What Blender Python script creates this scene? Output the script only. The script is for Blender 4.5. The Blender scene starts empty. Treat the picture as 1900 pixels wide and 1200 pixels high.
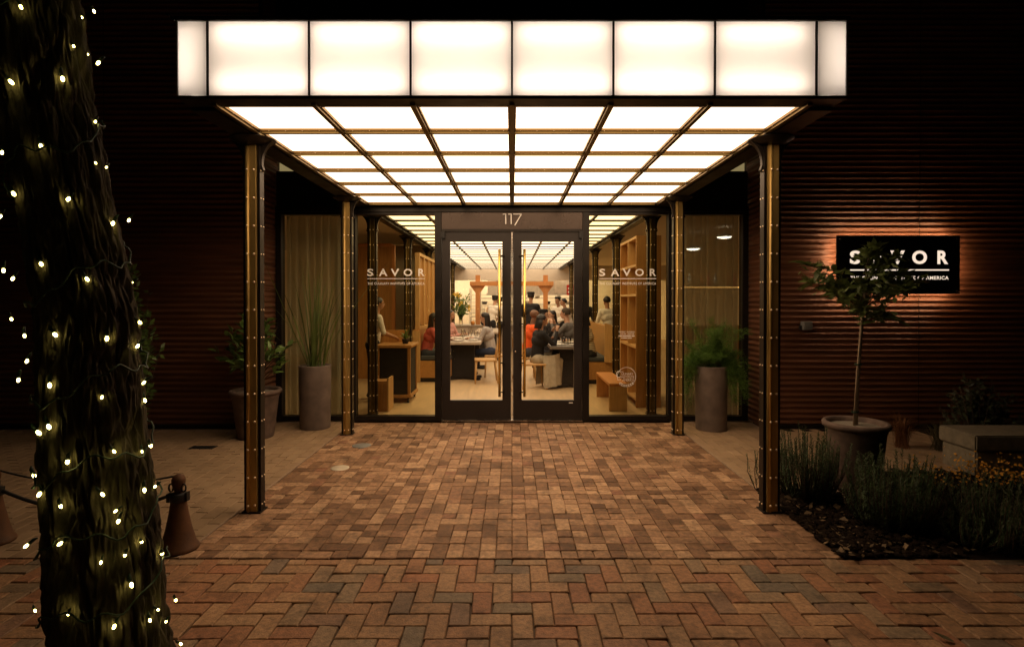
import bpy, bmesh, math, random
from mathutils import Vector, Matrix, noise
R = math.radians
rnd = random.Random(7)
S = bpy.context.scene
COL = S.collection

# ------------------------------------------------------------------ camera, sky, exposure
F = 1040.0                      # focal length in pixels of the 1900 px wide photograph
EYE = 1.57
cam_d = bpy.data.cameras.new('camera')
cam = bpy.data.objects.new('camera', cam_d)
COL.objects.link(cam)
cam_d.sensor_width = 36.0
cam_d.lens = 36.0 * F / 1900.0
cam.location = (0, 0, EYE)
cam.rotation_euler = (R(90 - 0.5), 0, 0)
cam_d.shift_y = -(44 - F * math.tan(R(0.5))) / 1900.0
cam_d.clip_start = 0.05
cam_d.clip_end = 400
S.camera = cam

world = bpy.data.worlds.new('World')
S.world = world
world.use_nodes = True
wn = world.node_tree.nodes
wl = world.node_tree.links
for n in list(wn):
    wn.remove(n)
wo = wn.new('ShaderNodeOutputWorld')
wb = wn.new('ShaderNodeBackground')
ws = wn.new('ShaderNodeTexSky')
ws.sky_type = 'NISHITA'
ws.sun_disc = False
ws.sun_elevation = R(-9)        # the sun is well below the horizon: night
ws.sun_rotation = R(160)
wl.new(ws.outputs[0], wb.inputs[0])
wl.new(wb.outputs[0], wo.inputs[0])
wb.inputs[1].default_value = 0.006

S.view_settings.view_transform = 'Standard'
S.view_settings.look = 'None'
S.view_settings.exposure = 1.15
S.view_settings.gamma = 1.0
S.view_settings.use_curve_mapping = False
S.render.engine = 'CYCLES'
S.cycles.use_denoising = True
S.cycles.max_bounces = 8
S.cycles.diffuse_bounces = 3
S.cycles.glossy_bounces = 3
S.cycles.transmission_bounces = 4
S.cycles.transparent_max_bounces = 16
S.cycles.sample_clamp_indirect = 4.0
S.cycles.caustics_reflective = False
S.cycles.caustics_refractive = False

# ------------------------------------------------------------------ helpers
def tag(o, label=None, cat=None, group=None, kind=None):
    if label: o['label'] = label
    if cat: o['category'] = cat
    if group: o['group'] = group
    if kind: o['kind'] = kind
    return o

def thing(name, label, cat, loc=(0, 0, 0), rz=0.0, group=None):
    o = bpy.data.objects.new(name, None)
    o.empty_display_size = 0.1
    COL.objects.link(o)
    o.location = loc
    o.rotation_euler = (0, 0, rz)
    return tag(o, label, cat, group)

def copy_tree(o, parent=None):
    c = o.copy()
    COL.objects.link(c)
    if parent is not None:
        c.parent = parent
    for ch in list(o.children):
        copy_tree(ch, c)
    return c

def link(name, me, parent=None, loc=None, rz=None):
    o = bpy.data.objects.new(name, me)
    COL.objects.link(o)
    if parent is not None: o.parent = parent
    if loc is not None: o.location = loc
    if rz is not None: o.rotation_euler = (0, 0, rz)
    return o

class MB:
    """collects simple shapes, builds them as one mesh"""
    def __init__(s):
        s.v = []; s.f = []; s.m = []; s.sm = []; s.cur = 0
    def add(s, vs, fs, smooth=False):
        b = len(s.v)
        s.v += [tuple(p) for p in vs]
        for f in fs:
            s.f.append(tuple(b + i for i in f)); s.m.append(s.cur); s.sm.append(smooth)
        return s
    def box(s, x0, x1, y0, y1, z0, z1):
        vs = [(x0,y0,z0),(x1,y0,z0),(x1,y1,z0),(x0,y1,z0),(x0,y0,z1),(x1,y0,z1),(x1,y1,z1),(x0,y1,z1)]
        return s.add(vs, [(0,3,2,1),(4,5,6,7),(0,1,5,4),(1,2,6,5),(2,3,7,6),(3,0,4,7)])
    def bar(s, p, q, w, h, up=(0, 0, 1)):
        p = Vector(p); q = Vector(q); d = (q - p).normalized(); up = Vector(up)
        a = d.cross(up)
        if a.length < 1e-4: a = d.cross(Vector((0, 1, 0)))
        a.normalize(); b = a.cross(d).normalized()
        vs = []
        for c in (p, q):
            for sx, sy in ((-1,-1),(1,-1),(1,1),(-1,1)):
                vs.append(c + a * (sx * w / 2) + b * (sy * h / 2))
        return s.add(vs, [(3,2,1,0),(4,5,6,7),(0,1,5,4),(1,2,6,5),(2,3,7,6),(3,0,4,7)])
    def tube(s, pts, r, n=8, caps=True):
        pts = [Vector(p) for p in pts]
        rs = r if isinstance(r, (list, tuple)) else [r] * len(pts)
        vs = []; fs = []
        u = None
        for i, p in enumerate(pts):
            d = (pts[min(i+1, len(pts)-1)] - pts[max(i-1, 0)])
            if d.length < 1e-9: d = Vector((0, 0, 1))
            d.normalize()
            if u is None:
                u = d.cross(Vector((0, 0, 1)))
                if u.length < 1e-3: u = d.cross(Vector((0, 1, 0)))
            else:
                u = u - d * u.dot(d)
            u.normalize(); w = d.cross(u)
            for k in range(n):
                a = 2 * math.pi * k / n
                vs.append(p + (u * math.cos(a) + w * math.sin(a)) * rs[i])
        for i in range(len(pts) - 1):
            for k in range(n):
                a = i*n + k; b = i*n + (k+1) % n
                fs.append((a, b, b+n, a+n))
        if caps:
            fs.append(tuple(range(n-1, -1, -1))); e = (len(pts)-1)*n
            fs.append(tuple(range(e, e+n)))
        return s.add(vs, fs, True)
    def lathe(s, prof, c=(0, 0, 0), n=24, caps=True):
        vs = []; fs = []
        for (r, z) in prof:
            for k in range(n):
                a = 2*math.pi*k/n
                vs.append((c[0]+r*math.cos(a), c[1]+r*math.sin(a), c[2]+z))
        for i in range(len(prof)-1):
            for k in range(n):
                a = i*n+k; b = i*n+(k+1) % n
                fs.append((a, b, b+n, a+n))
        if caps:
            fs.append(tuple(range(n-1, -1, -1))); e = (len(prof)-1)*n
            fs.append(tuple(range(e, e+n)))
        return s.add(vs, fs, True)
    def prism(s, poly, y0, y1):
        """outline in x,z extruded along y"""
        n = len(poly)
        vs = [(x, y0, z) for x, z in poly] + [(x, y1, z) for x, z in poly]
        fs = [tuple(range(n)), tuple(range(2*n-1, n-1, -1))]
        for i in range(n):
            j = (i+1) % n
            fs.append((i, i+n, j+n, j))
        return s.add(vs, fs)
    def ball(s, c, r, nu=10, nv=6):
        c = Vector(c); r = r if isinstance(r, (tuple, list)) else (r, r, r)
        vs = [(c.x, c.y, c.z - r[2])]
        for i in range(1, nv):
            t = math.pi*i/nv - math.pi/2
            for k in range(nu):
                a = 2*math.pi*k/nu
                vs.append((c.x+r[0]*math.cos(t)*math.cos(a), c.y+r[1]*math.cos(t)*math.sin(a), c.z+r[2]*math.sin(t)))
        vs.append((c.x, c.y, c.z + r[2]))
        fs = [(0, 1+(k+1) % nu, 1+k) for k in range(nu)]
        for i in range(nv-2):
            for k in range(nu):
                a = 1+i*nu+k; b = 1+i*nu+(k+1) % nu
                fs.append((a, b, b+nu, a+nu))
        e = len(vs)-1; o = 1+(nv-2)*nu
        fs += [(o+k, o+(k+1) % nu, e) for k in range(nu)]
        return s.add(vs, fs, True)
    def mesh(s, name, mats):
        me = bpy.data.meshes.new(name)
        me.from_pydata(s.v, [], s.f)
        for m in (mats if isinstance(mats, (list, tuple)) else [mats]):
            me.materials.append(m)
        me.polygons.foreach_set('material_index', s.m)
        me.polygons.foreach_set('use_smooth', s.sm)
        me.update()
        return me
    def build(s, name, mats, parent=None, loc=None, rz=None):
        return link(name, s.mesh(name, mats), parent, loc, rz)

def bevel(o, w=0.004, seg=2):
    bm = bmesh.new(); bm.from_mesh(o.data)
    bmesh.ops.bevel(bm, geom=[e for e in bm.edges if e.calc_face_angle(0) > 0.6], offset=w, segments=seg, affect='EDGES', clamp_overlap=True)
    bm.to_mesh(o.data); bm.free()
    return o

# ------------------------------------------------------------------ materials
def base_mat(name):
    m = bpy.data.materials.new(name); m.use_nodes = True
    nt = m.node_tree
    return m, nt, nt.nodes['Principled BSDF']

def mat(name, col, rough=0.6, metal=0.0, var=0.15, scale=8.0, bump=0.0, bscale=60.0, spec=0.4, stretch=(1, 1, 1), var_rough=0.08):
    m, nt, p = base_mat(name)
    N = nt.nodes.new; L = nt.links.new
    p.inputs['Roughness'].default_value = rough
    p.inputs['Metallic'].default_value = metal
    p.inputs['Specular IOR Level'].default_value = spec
    geo = N('ShaderNodeNewGeometry')
    mp = N('ShaderNodeMapping'); mp.inputs['Scale'].default_value = stretch
    L(geo.outputs['Position'], mp.inputs[0])
    nz = N('ShaderNodeTexNoise'); nz.inputs['Scale'].default_value = scale; nz.inputs['Detail'].default_value = 5
    L(mp.outputs[0], nz.inputs['Vector'])
    mr = N('ShaderNodeMapRange'); mr.inputs[1].default_value = 0.3; mr.inputs[2].default_value = 0.7
    mr.inputs[3].default_value = 1 - var; mr.inputs[4].default_value = 1 + var
    L(nz.outputs[0], mr.inputs[0])
    vm = N('ShaderNodeVectorMath'); vm.operation = 'SCALE'; vm.inputs[0].default_value = col
    L(mr.outputs[0], vm.inputs['Scale'])
    L(vm.outputs[0], p.inputs['Base Color'])
    m2 = N('ShaderNodeMapRange'); m2.inputs[1].default_value = 0.3; m2.inputs[2].default_value = 0.7
    m2.inputs[3].default_value = max(0.03, rough - var_rough); m2.inputs[4].default_value = min(1, rough + var_rough)
    L(nz.outputs[0], m2.inputs[0]); L(m2.outputs[0], p.inputs['Roughness'])
    if bump > 0:
        nb = N('ShaderNodeTexNoise'); nb.inputs['Scale'].default_value = bscale; nb.inputs['Detail'].default_value = 4
        L(mp.outputs[0], nb.inputs['Vector'])
        b = N('ShaderNodeBump'); b.inputs['Strength'].default_value = bump; b.inputs['Distance'].default_value = 0.004
        L(nb.outputs[0], b.inputs['Height']); L(b.outputs[0], p.inputs['Normal'])
    return m

def emit(name, col, strength, vary=0.0):
    m = bpy.data.materials.new(name); m.use_nodes = True
    nt = m.node_tree; nt.nodes.clear()
    o = nt.nodes.new('ShaderNodeOutputMaterial'); e = nt.nodes.new('ShaderNodeEmission')
    e.inputs[0].default_value = (*col, 1); e.inputs[1].default_value = strength
    if vary:
        oi = nt.nodes.new('ShaderNodeObjectInfo'); mr = nt.nodes.new('ShaderNodeMapRange')
        mr.inputs[3].default_value = strength*(1-vary); mr.inputs[4].default_value = strength*(1+vary)
        nt.links.new(oi.outputs['Random'], mr.inputs[0]); nt.links.new(mr.outputs[0], e.inputs[1])
    nt.links.new(e.outputs[0], o.inputs[0])
    return m

def glass_mat(name, tint, ior=1.45, rough=0.0):
    """thin architectural glass: lets light straight through, mirrors a little by Fresnel"""
    m = bpy.data.materials.new(name); m.use_nodes = True
    nt = m.node_tree; nt.nodes.clear(); N = nt.nodes.new; L = nt.links.new
    o = N('ShaderNodeOutputMaterial'); mx = N('ShaderNodeMixShader'); t = N('ShaderNodeBsdfTransparent'); g = N('ShaderNodeBsdfGlossy')
    fr = N('ShaderNodeFresnel'); fr.inputs[0].default_value = ior
    t.inputs[0].default_value = (*tint, 1); g.inputs['Roughness'].default_value = rough
    L(fr.outputs[0], mx.inputs[0]); L(t.outputs[0], mx.inputs[1]); L(g.outputs[0], mx.inputs[2]); L(mx.outputs[0], o.inputs[0])
    return m

def frosted(name, col):
    m = bpy.data.materials.new(name); m.use_nodes = True
    nt = m.node_tree; nt.nodes.clear(); N = nt.nodes.new; L = nt.links.new
    o = N('ShaderNodeOutputMaterial'); mx = N('ShaderNodeMixShader'); t = N('ShaderNodeBsdfTranslucent'); g = N('ShaderNodeBsdfGlossy')
    t.inputs[0].default_value = (*col, 1); g.inputs['Roughness'].default_value = 0.15; mx.inputs[0].default_value = 0.04
    L(t.outputs[0], mx.inputs[1]); L(g.outputs[0], mx.inputs[2]); L(mx.outputs[0], o.inputs[0])
    return m

def sheer(name, col, see):
    m = bpy.data.materials.new(name); m.use_nodes = True
    nt = m.node_tree; nt.nodes.clear(); N = nt.nodes.new; L = nt.links.new
    o = N('ShaderNodeOutputMaterial'); mx = N('ShaderNodeMixShader'); mx2 = N('ShaderNodeMixShader')
    tl = N('ShaderNodeBsdfTranslucent'); d = N('ShaderNodeBsdfDiffuse'); t = N('ShaderNodeBsdfTransparent')
    tl.inputs[0].default_value = (*col, 1); d.inputs[0].default_value = (*col, 1)
    mx.inputs[0].default_value = 0.5; mx2.inputs[0].default_value = see
    L(d.outputs[0], mx.inputs[1]); L(tl.outputs[0], mx.inputs[2])
    L(mx.outputs[0], mx2.inputs[1]); L(t.outputs[0], mx2.inputs[2]); L(mx2.outputs[0], o.inputs[0])
    return m

def brick_mat(name, stops, rough, island, mottle=0.35, bump=0.35, nscale=22, stain=.62):
    m, nt, p = base_mat(name); N = nt.nodes.new; L = nt.links.new
    if island:
        src = N('ShaderNodeNewGeometry').outputs['Random Per Island']
    else:
        src = N('ShaderNodeObjectInfo').outputs['Random']
    cr = N('ShaderNodeValToRGB'); cr.color_ramp.interpolation = 'LINEAR'
    el = cr.color_ramp.elements
    el[0].position = stops[0][0]; el[0].color = (*stops[0][1], 1)
    el[1].position = stops[-1][0]; el[1].color = (*stops[-1][1], 1)
    for pos, c in stops[1:-1]:
        e = el.new(pos); e.color = (*c, 1)
    L(src, cr.inputs[0])
    geo = N('ShaderNodeNewGeometry')
    nz = N('ShaderNodeTexNoise'); nz.inputs['Scale'].default_value = nscale; nz.inputs['Detail'].default_value = 6; nz.inputs['Roughness'].default_value = 0.65
    L(geo.outputs['Position'], nz.inputs['Vector'])
    n2 = N('ShaderNodeTexNoise'); n2.inputs['Scale'].default_value = 1.1; n2.inputs['Detail'].default_value = 3
    L(geo.outputs['Position'], n2.inputs['Vector'])
    mr = N('ShaderNodeMapRange'); mr.inputs[1].default_value = 0.3; mr.inputs[2].default_value = 0.72
    mr.inputs[3].default_value = 1 - mottle; mr.inputs[4].default_value = 1 + mottle
    L(nz.outputs[0], mr.inputs[0])
    mr2 = N('ShaderNodeMapRange'); mr2.inputs[1].default_value = 0.3; mr2.inputs[2].default_value = 0.7
    mr2.inputs[3].default_value = 0.85; mr2.inputs[4].default_value = 1.15
    L(n2.outputs[0], mr2.inputs[0])
    # worn and stained patches
    n3 = N('ShaderNodeTexNoise'); n3.inputs['Scale'].default_value = 4.5; n3.inputs['Detail'].default_value = 6; n3.inputs['Roughness'].default_value = .7
    L(geo.outputs['Position'], n3.inputs['Vector'])
    mr3 = N('ShaderNodeMapRange'); mr3.inputs[1].default_value = .36; mr3.inputs[2].default_value = .50
    mr3.inputs[3].default_value = stain; mr3.inputs[4].default_value = 1.0
    L(n3.outputs[0], mr3.inputs[0])
    m0 = N('ShaderNodeMath'); m0.operation = 'MULTIPLY'; L(mr.outputs[0], m0.inputs[0]); L(mr3.outputs[0], m0.inputs[1])
    mu = N('ShaderNodeMath'); mu.operation = 'MULTIPLY'; L(m0.outputs[0], mu.inputs[0]); L(mr2.outputs[0], mu.inputs[1])
    vm = N('ShaderNodeVectorMath'); vm.operation = 'SCALE'; L(cr.outputs[0], vm.inputs[0]); L(mu.outputs[0], vm.inputs['Scale'])
    L(vm.outputs[0], p.inputs['Base Color'])
    rr = N('ShaderNodeMapRange'); rr.inputs[1].default_value = 0.3; rr.inputs[2].default_value = 0.7
    rr.inputs[3].default_value = rough - 0.1; rr.inputs[4].default_value = rough + 0.15
    L(nz.outputs[0], rr.inputs[0]); L(rr.outputs[0], p.inputs['Roughness'])
    p.inputs['Specular IOR Level'].default_value = 0.2
    nb = N('ShaderNodeTexNoise'); nb.inputs['Scale'].default_value = 130; nb.inputs['Detail'].default_value = 4
    L(geo.outputs['Position'], nb.inputs['Vector'])
    ad = N('ShaderNodeMath'); ad.operation = 'ADD'; L(nb.outputs[0], ad.inputs[0]); L(nz.outputs[0], ad.inputs[1])
    b = N('ShaderNodeBump'); b.inputs['Strength'].default_value = bump; b.inputs['Distance'].default_value = 0.004
    L(ad.outputs[0], b.inputs['Height']); L(b.outputs[0], p.inputs['Normal'])
    return m

PATH_STOPS = [(0, (.115,.061,.034)), (.12, (.18,.099,.055)), (.45, (.262,.150,.084)), (.75, (.325,.195,.112)), (.9, (.40,.252,.146)), (1, (.21,.10,.060))]
PLAZA_STOPS = [(0, (.25,.115,.062)), (.18, (.29,.145,.075)), (.38, (.26,.150,.080)), (.54, (.33,.190,.100)), (.74, (.25,.165,.098)), (.82, (.21,.148,.092)), (.89, (.175,.130,.088)), (.93, (.155,.122,.088)), (1, (.31,.135,.068))]
TILE_STOPS = [(0, (.275,.185,.110)), (.5, (.30,.205,.122)), (1, (.325,.225,.135))]
M = {}
M['path_brick'] = brick_mat('path_brick', PATH_STOPS, .66, False, .5, .5, 26)
M['path_brick_mass'] = brick_mat('path_brick_mass', PATH_STOPS, .66, True, .5, .5, 26)
M['plaza_brick'] = brick_mat('plaza_brick', PLAZA_STOPS, .62, False, .42, .8, 38)
M['plaza_brick_mass'] = brick_mat('plaza_brick_mass', PLAZA_STOPS, .62, True, .42, .8, 38)
M['tile'] = brick_mat('tile', TILE_STOPS, .6, False, .12, .2, 10, .84)
M['tile_mass'] = brick_mat('tile_mass', TILE_STOPS, .6, True, .12, .2, 10, .84)
M['joint'] = mat('joint', (.085, .054, .032), .9, var=.3, scale=30, bump=.4)
M['light_joint'] = mat('light_joint', (.30, .21, .14), .9, var=.2, scale=30)
M['soil'] = mat('soil', (.013, .0085, .0055), .95, spec=.05, var=.5, scale=25, bump=.9, bscale=40)
M['ground'] = mat('ground', (.03, .024, .02), .9, var=.3, scale=3)
M['corrugated'] = mat('corrugated', (.145, .060, .029), .45, metal=0.15, var=.3, scale=3, stretch=(.4, .4, 4), spec=.5, bump=.1, bscale=25)
M['bronze'] = mat('bronze', (.028, .021, .016), .42, metal=.7, var=.25, scale=6)
M['dark_steel'] = mat('dark_steel', (.022, .018, .015), .38, metal=.55, var=.2, scale=5)
M['door_paint'] = mat('door_paint', (.030, .024, .021), .40, metal=.3, var=.12, scale=4, stretch=(1, 1, .4))
M['header'] = mat('header', (.075, .057, .048), .30, metal=.75, var=.12, scale=5)
M['black_panel'] = mat('black_panel', (.006, .0055, .005), .5, var=.2)
M['brass'] = mat('brass', (.49, .325, .105), .45, metal=.62, var=.22, scale=5, stretch=(3, 3, .6), bump=.08, bscale=30)
M['bar_brass'] = mat('bar_brass', (.17, .105, .040), .45, metal=.85, var=.2, scale=5)
M['olive_brass'] = mat('olive_brass', (.16, .11, .04), .42, metal=.9, var=.25, scale=5)
M['rivet'] = mat('rivet', (.95, .78, .55), .35, metal=.55, var=.05)
M['handle_brass'] = mat('handle_brass', (.86, .60, .17), .22, metal=1.0, var=.06)
M['chrome'] = mat('chrome', (.6, .55, .5), .25, metal=1.0, var=.05)
M['canopy_pane'] = emit('canopy_pane', (1.0, .69, .43), 1.85, .04)
M['hall_pane'] = emit('hall_pane', (1.0, .73, .45), 1.5, .10)
M['tube'] = emit('tube', (1.0, .82, .67), 3.7, .08)
M['frosted'] = frosted('frosted', (.95, .93, .91))
M['white_box'] = mat('white_box', (.75, .72, .68), .7, var=.04)
M['clear_glass'] = glass_mat('clear_glass', (.97, .97, .95))
M['tinted_glass'] = glass_mat('tinted_glass', (.74, .70, .48))
M['dark_glass'] = glass_mat('dark_glass', (.62, .60, .46))
M['sheer'] = sheer('sheer', (.68, .64, .49), .32)
M['vinyl'] = mat('vinyl', (.86, .83, .78), .5, var=.02)
M['sign_face'] = mat('sign_face', (.010, .009, .009), .32, var=.2, scale=2)
M['sign_letter'] = emit('sign_letter', (1.0, .80, .62), .45)
M['sign_led'] = emit('sign_led', (1.0, .57, .30), 25.0)
M['bulb'] = emit('bulb', (1.0, .86, .24), 12.0, .6)
M['cord'] = mat('cord', (.012, .03, .014), .6)
M['terracotta'] = mat('terracotta', (.125, .085, .066), .78, var=.32, scale=12, bump=.15)
M['concrete_pot'] = mat('concrete_pot', (.165, .125, .102), .8, var=.28, scale=7, bump=.15, bscale=90)
M['gravel'] = mat('gravel', (.22, .19, .15), .9, var=.4, scale=90, bump=.8, bscale=110)
M['stone'] = mat('stone', (.20, .17, .12), .85, var=.25, scale=14, bump=.4, bscale=70)
M['rust'] = mat('rust', (.085, .034, .011), .7, var=.35, scale=14, bump=.25)
M['black_iron'] = mat('black_iron', (.012, .011, .010), .5)
M['rope'] = mat('rope', (.03, .028, .026), .8)
M['stake'] = mat('stake', (.27, .20, .13), .75, var=.2)
M['grey_box'] = mat('grey_box', (.17, .17, .16), .5)
M['drain'] = mat('drain', (.52, .46, .36), .5, metal=.3)
M['wood'] = mat('wood', (.47, .235, .075), .45, var=.16, scale=7, stretch=(6, 6, .5))
M['wood_h'] = mat('wood_h', (.47, .245, .085), .45, var=.16, scale=7, stretch=(6, .6, 6))
M['pale_wood'] = mat('pale_wood', (.60, .37, .16), .45, var=.12, scale=7, stretch=(6, 6, .6))
M['orange_wood'] = mat('orange_wood', (.58, .25, .08), .45, var=.1, scale=7, stretch=(6, 6, .6))
M['hall_floor'] = mat('hall_floor', (.62, .45, .26), .42, var=.12, scale=3, stretch=(5, .7, 1))
M['cream_wall'] = mat('cream_wall', (.66, .55, .38), .8, var=.04)
M['grey_wall'] = mat('grey_wall', (.62, .54, .47), .8, var=.04)
M['steel'] = mat('steel', (.50, .45, .39), .45, metal=.6, var=.1)
M['white_wall'] = mat('white_wall', (.78, .70, .56), .7, var=.04)
M['cushion'] = mat('cushion', (.055, .062, .075), .85, var=.1)
M['table_top'] = mat('table_top', (.50, .43, .36), .35, var=.1)
M['grey_top'] = mat('grey_top', (.17, .15, .13), .35, var=.1)
M['black_matte'] = mat('black_matte', (.012, .010, .010), .7)
M['china'] = mat('china', (.82, .78, .70), .25, var=.02)
M['drink'] = glass_mat('drink', (.97, .96, .93), 1.25)
M['red_sign'] = mat('red_sign', (.55, .03, .02), .5)
M['amber'] = mat('amber', (.55, .22, .04), .3)
M['pendant'] = emit('pendant', (1.0, .93, .84), 4.0)
M['kitchen_lamp'] = emit('kitchen_lamp', (1.0, .80, .52), 14.0)
M['strip_lamp'] = emit('strip_lamp', (1.0, .55, .18), .8)
M['lit_window'] = emit('lit_window', (.42, .32, .14), .25)

def leaf_mat(name, col, rough=.4, var=.35, back=.25):
    m, nt, p = base_mat(name); N = nt.nodes.new; L = nt.links.new
    oi = N('ShaderNodeObjectInfo'); g = N('ShaderNodeNewGeometry')
    ad = N('ShaderNodeMath'); ad.operation = 'ADD'; L(oi.outputs['Random'], ad.inputs[0]); L(g.outputs['Random Per Island'], ad.inputs[1])
    fr = N('ShaderNodeMath'); fr.operation = 'FRACT'; L(ad.outputs[0], fr.inputs[0])
    mr = N('ShaderNodeMapRange'); mr.inputs[3].default_value = 1-var; mr.inputs[4].default_value = 1+var
    L(fr.outputs[0], mr.inputs[0])
    vm = N('ShaderNodeVectorMath'); vm.operation = 'SCALE'; vm.inputs[0].default_value = col
    L(mr.outputs[0], vm.inputs['Scale']); L(vm.outputs[0], p.inputs['Base Color'])
    p.inputs['Roughness'].default_value = rough
    p.inputs['Specular IOR Level'].default_value = .4
    tl = N('ShaderNodeBsdfTranslucent'); L(vm.outputs[0], tl.inputs[0])
    mx = N('ShaderNodeMixShader'); mx.inputs[0].default_value = back
    out = nt.nodes['Material Output']
    L(p.outputs[0], mx.inputs[1]); L(tl.outputs[0], mx.inputs[2]); L(mx.outputs[0], out.inputs[0])
    return m
M['citrus_leaf'] = leaf_mat('citrus_leaf', (.125, .165, .045), .36)
M['shrub_leaf'] = leaf_mat('shrub_leaf', (.12, .20, .045), .33)
M['blade'] = leaf_mat('blade', (.13, .18, .045), .42)
M['feather'] = leaf_mat('feather', (.11, .215, .03), .55, .4, .4)
M['rosemary'] = leaf_mat('rosemary', (.055, .092, .030), .6, .5)
M['dark_leaf'] = leaf_mat('dark_leaf', (.05, .065, .030), .5, .5)
M['dry_grass'] = leaf_mat('dry_grass', (.20, .085, .030), .7, .4)
M['straw'] = leaf_mat('straw', (.13, .11, .055), .7, .4)
M['yellow_petal'] = leaf_mat('yellow_petal', (.55, .27, .025), .6, .35)
M['litter'] = leaf_mat('litter', (.11, .07, .032), .7, .7, .1)
M['lily'] = leaf_mat('lily', (.75, .50, .06), .5, .2)
M['twig'] = mat('twig', (.07, .048, .028), .8)
M['hair'] = mat('hair', (.013, .009, .007), .45, var=.2)

def bark_mat():
    m, nt, p = base_mat('bark'); N = nt.nodes.new; L = nt.links.new
    geo = N('ShaderNodeNewGeometry'); mp = N('ShaderNodeMapping'); mp.inputs['Scale'].default_value = (34, 34, 6)
    L(geo.outputs['Position'], mp.inputs[0])
    nz = N('ShaderNodeTexNoise'); nz.inputs['Scale'].default_value = 1; nz.inputs['Detail'].default_value = 7; nz.inputs['Roughness'].default_value = .7
    L(mp.outputs[0], nz.inputs['Vector'])
    cr = N('ShaderNodeValToRGB'); e = cr.color_ramp.elements
    e[0].position = .32; e[0].color = (.018, .013, .008, 1); e[1].position = .70; e[1].color = (.10, .076, .048, 1)
    L(nz.outputs[0], cr.inputs[0]); L(cr.outputs[0], p.inputs['Base Color'])
    p.inputs['Roughness'].default_value = .9; p.inputs['Specular IOR Level'].default_value = .2
    b = N('ShaderNodeBump'); b.inputs['Strength'].default_value = .9; b.inputs['Distance'].default_value = .012
    L(nz.outputs[0], b.inputs['Height']); L(b.outputs[0], p.inputs['Normal'])
    return m
M['bark'] = bark_mat()

def text_part(name, txt, cx, cz, w, h, y, m, parent, bold=0.0, space=1.0, depth=0.0):
    """flat lettering on a plane facing the camera side (-Y), fitted into w x h (h None keeps proportion)"""
    cu = bpy.data.curves.new(name, 'FONT'); cu.body = txt; cu.space_character = space; cu.offset = bold
    cu.align_x = 'CENTER'; cu.resolution_u = 4; cu.extrude = depth
    t = bpy.data.objects.new(name, cu); COL.objects.link(t)
    dg = bpy.context.evaluated_depsgraph_get(); dg.update()
    me = bpy.data.meshes.new_from_object(t.evaluated_get(dg))
    bpy.data.objects.remove(t); bpy.data.curves.remove(cu)
    xs = [v.co.x for v in me.vertices]; ys = [v.co.y for v in me.vertices]
    sx = w / (max(xs) - min(xs)); sy = sx if h is None else h / (max(ys) - min(ys))
    mx = (max(xs) + min(xs)) / 2; my = (max(ys) + min(ys)) / 2
    for v in me.vertices:
        v.co = Vector(((v.co.x - mx) * sx + cx, y - v.co.z, (v.co.y - my) * sy + cz))
    me.materials.clear(); me.materials.append(m)
    me.name = name
    return link(name, me, parent)

def savor_letters(parent, pxs, kk, xoff, zc, hpx, y, m, bold):
    for ch, (c0, w0) in zip('SAVOR', pxs):
        text_part('letter', ch, (c0-950)*kk-xoff, zc, w0*kk, hpx*kk, y, m, parent, bold)

# ------------------------------------------------------------------ paved ground
def brick_shape(mb, x0, x1, y0, y1, z, h=.055, c=.004, tilt=(0, 0), jit=.0022):
    js = [(rnd.uniform(-jit, jit), rnd.uniform(-jit, jit)) for _ in range(4)]
    if rnd.random() < .14:
        q_ = rnd.randrange(4); js[q_] = (js[q_][0]+(.007 if q_ in (0, 3) else -.007), js[q_][1]+(.006 if q_ < 2 else -.006))
    def zz(x, y): return z + tilt[0]*(x - (x0+x1)/2) + tilt[1]*(y - (y0+y1)/2)
    vs = []
    for (ins, dz) in ((0, -h), (0, -c), (c, 0)):
        for (x, y), (jx, jy) in zip(((x0+ins, y0+ins), (x1-ins, y0+ins), (x1-ins, y1-ins), (x0+ins, y1-ins)), js):
            if dz < -.02: jx = jy = 0
            vs.append((x+jx, y+jy, zz(x, y) + dz))
    fs = [(8, 9, 10, 11)]
    for k in range(2):
        for i in range(4):
            j = (i+1) % 4
            fs.append((4*k+i, 4*k+j, 4*k+4+j, 4*k+4+i))
    mb.add(vs, fs)

def lay(rects, name, parent, m_one, m_mass, gap, most=295, zvar=.0016, tvar=.008, chamfer=.004, mass_name=None):
    """rects: (x0,x1,y0,y1). The largest in view become parts, the rest one part of kind stuff."""
    def seen(r):
        cx = (r[0]+r[1])/2; cy = (r[2]+r[3])/2
        if cy < 2.42 or abs(cx)/cy > .935: return -1
        return (r[1]-r[0])*(r[3]-r[2]) / cy**3
    rects = sorted(rects, key=seen, reverse=True)
    cache = {}
    mass = MB()
    for i, r in enumerate(rects):
        x0, x1, y0, y1 = r[0]+gap/2, r[1]-gap/2, r[2]+gap/2, r[3]-gap/2
        if x1-x0 < .012 or y1-y0 < .012: continue
        z = rnd.uniform(-zvar, zvar); t = (rnd.gauss(0, tvar), rnd.gauss(0, tvar))
        if i < most and seen(r) > 0:
            key = (round(x1-x0, 3), round(y1-y0, 3), i % 5)
            if key not in cache:
                b = MB(); a, d, _ = key
                brick_shape(b, -a/2, a/2, -d/2, d/2, 0, c=chamfer)
                cache[key] = b.mesh(name, m_one)
            o = link(name, cache[key], parent, ((x0+x1)/2, (y0+y1)/2, z))
            o.rotation_euler = (t[1], -t[0], rnd.gauss(0, .006))
        else:
            brick_shape(mass, x0, x1, y0, y1, z, c=chamfer, tilt=t)
    if mass.v:
        tag(mass.build(mass_name or name, m_mass, parent), kind='stuff')

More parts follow.
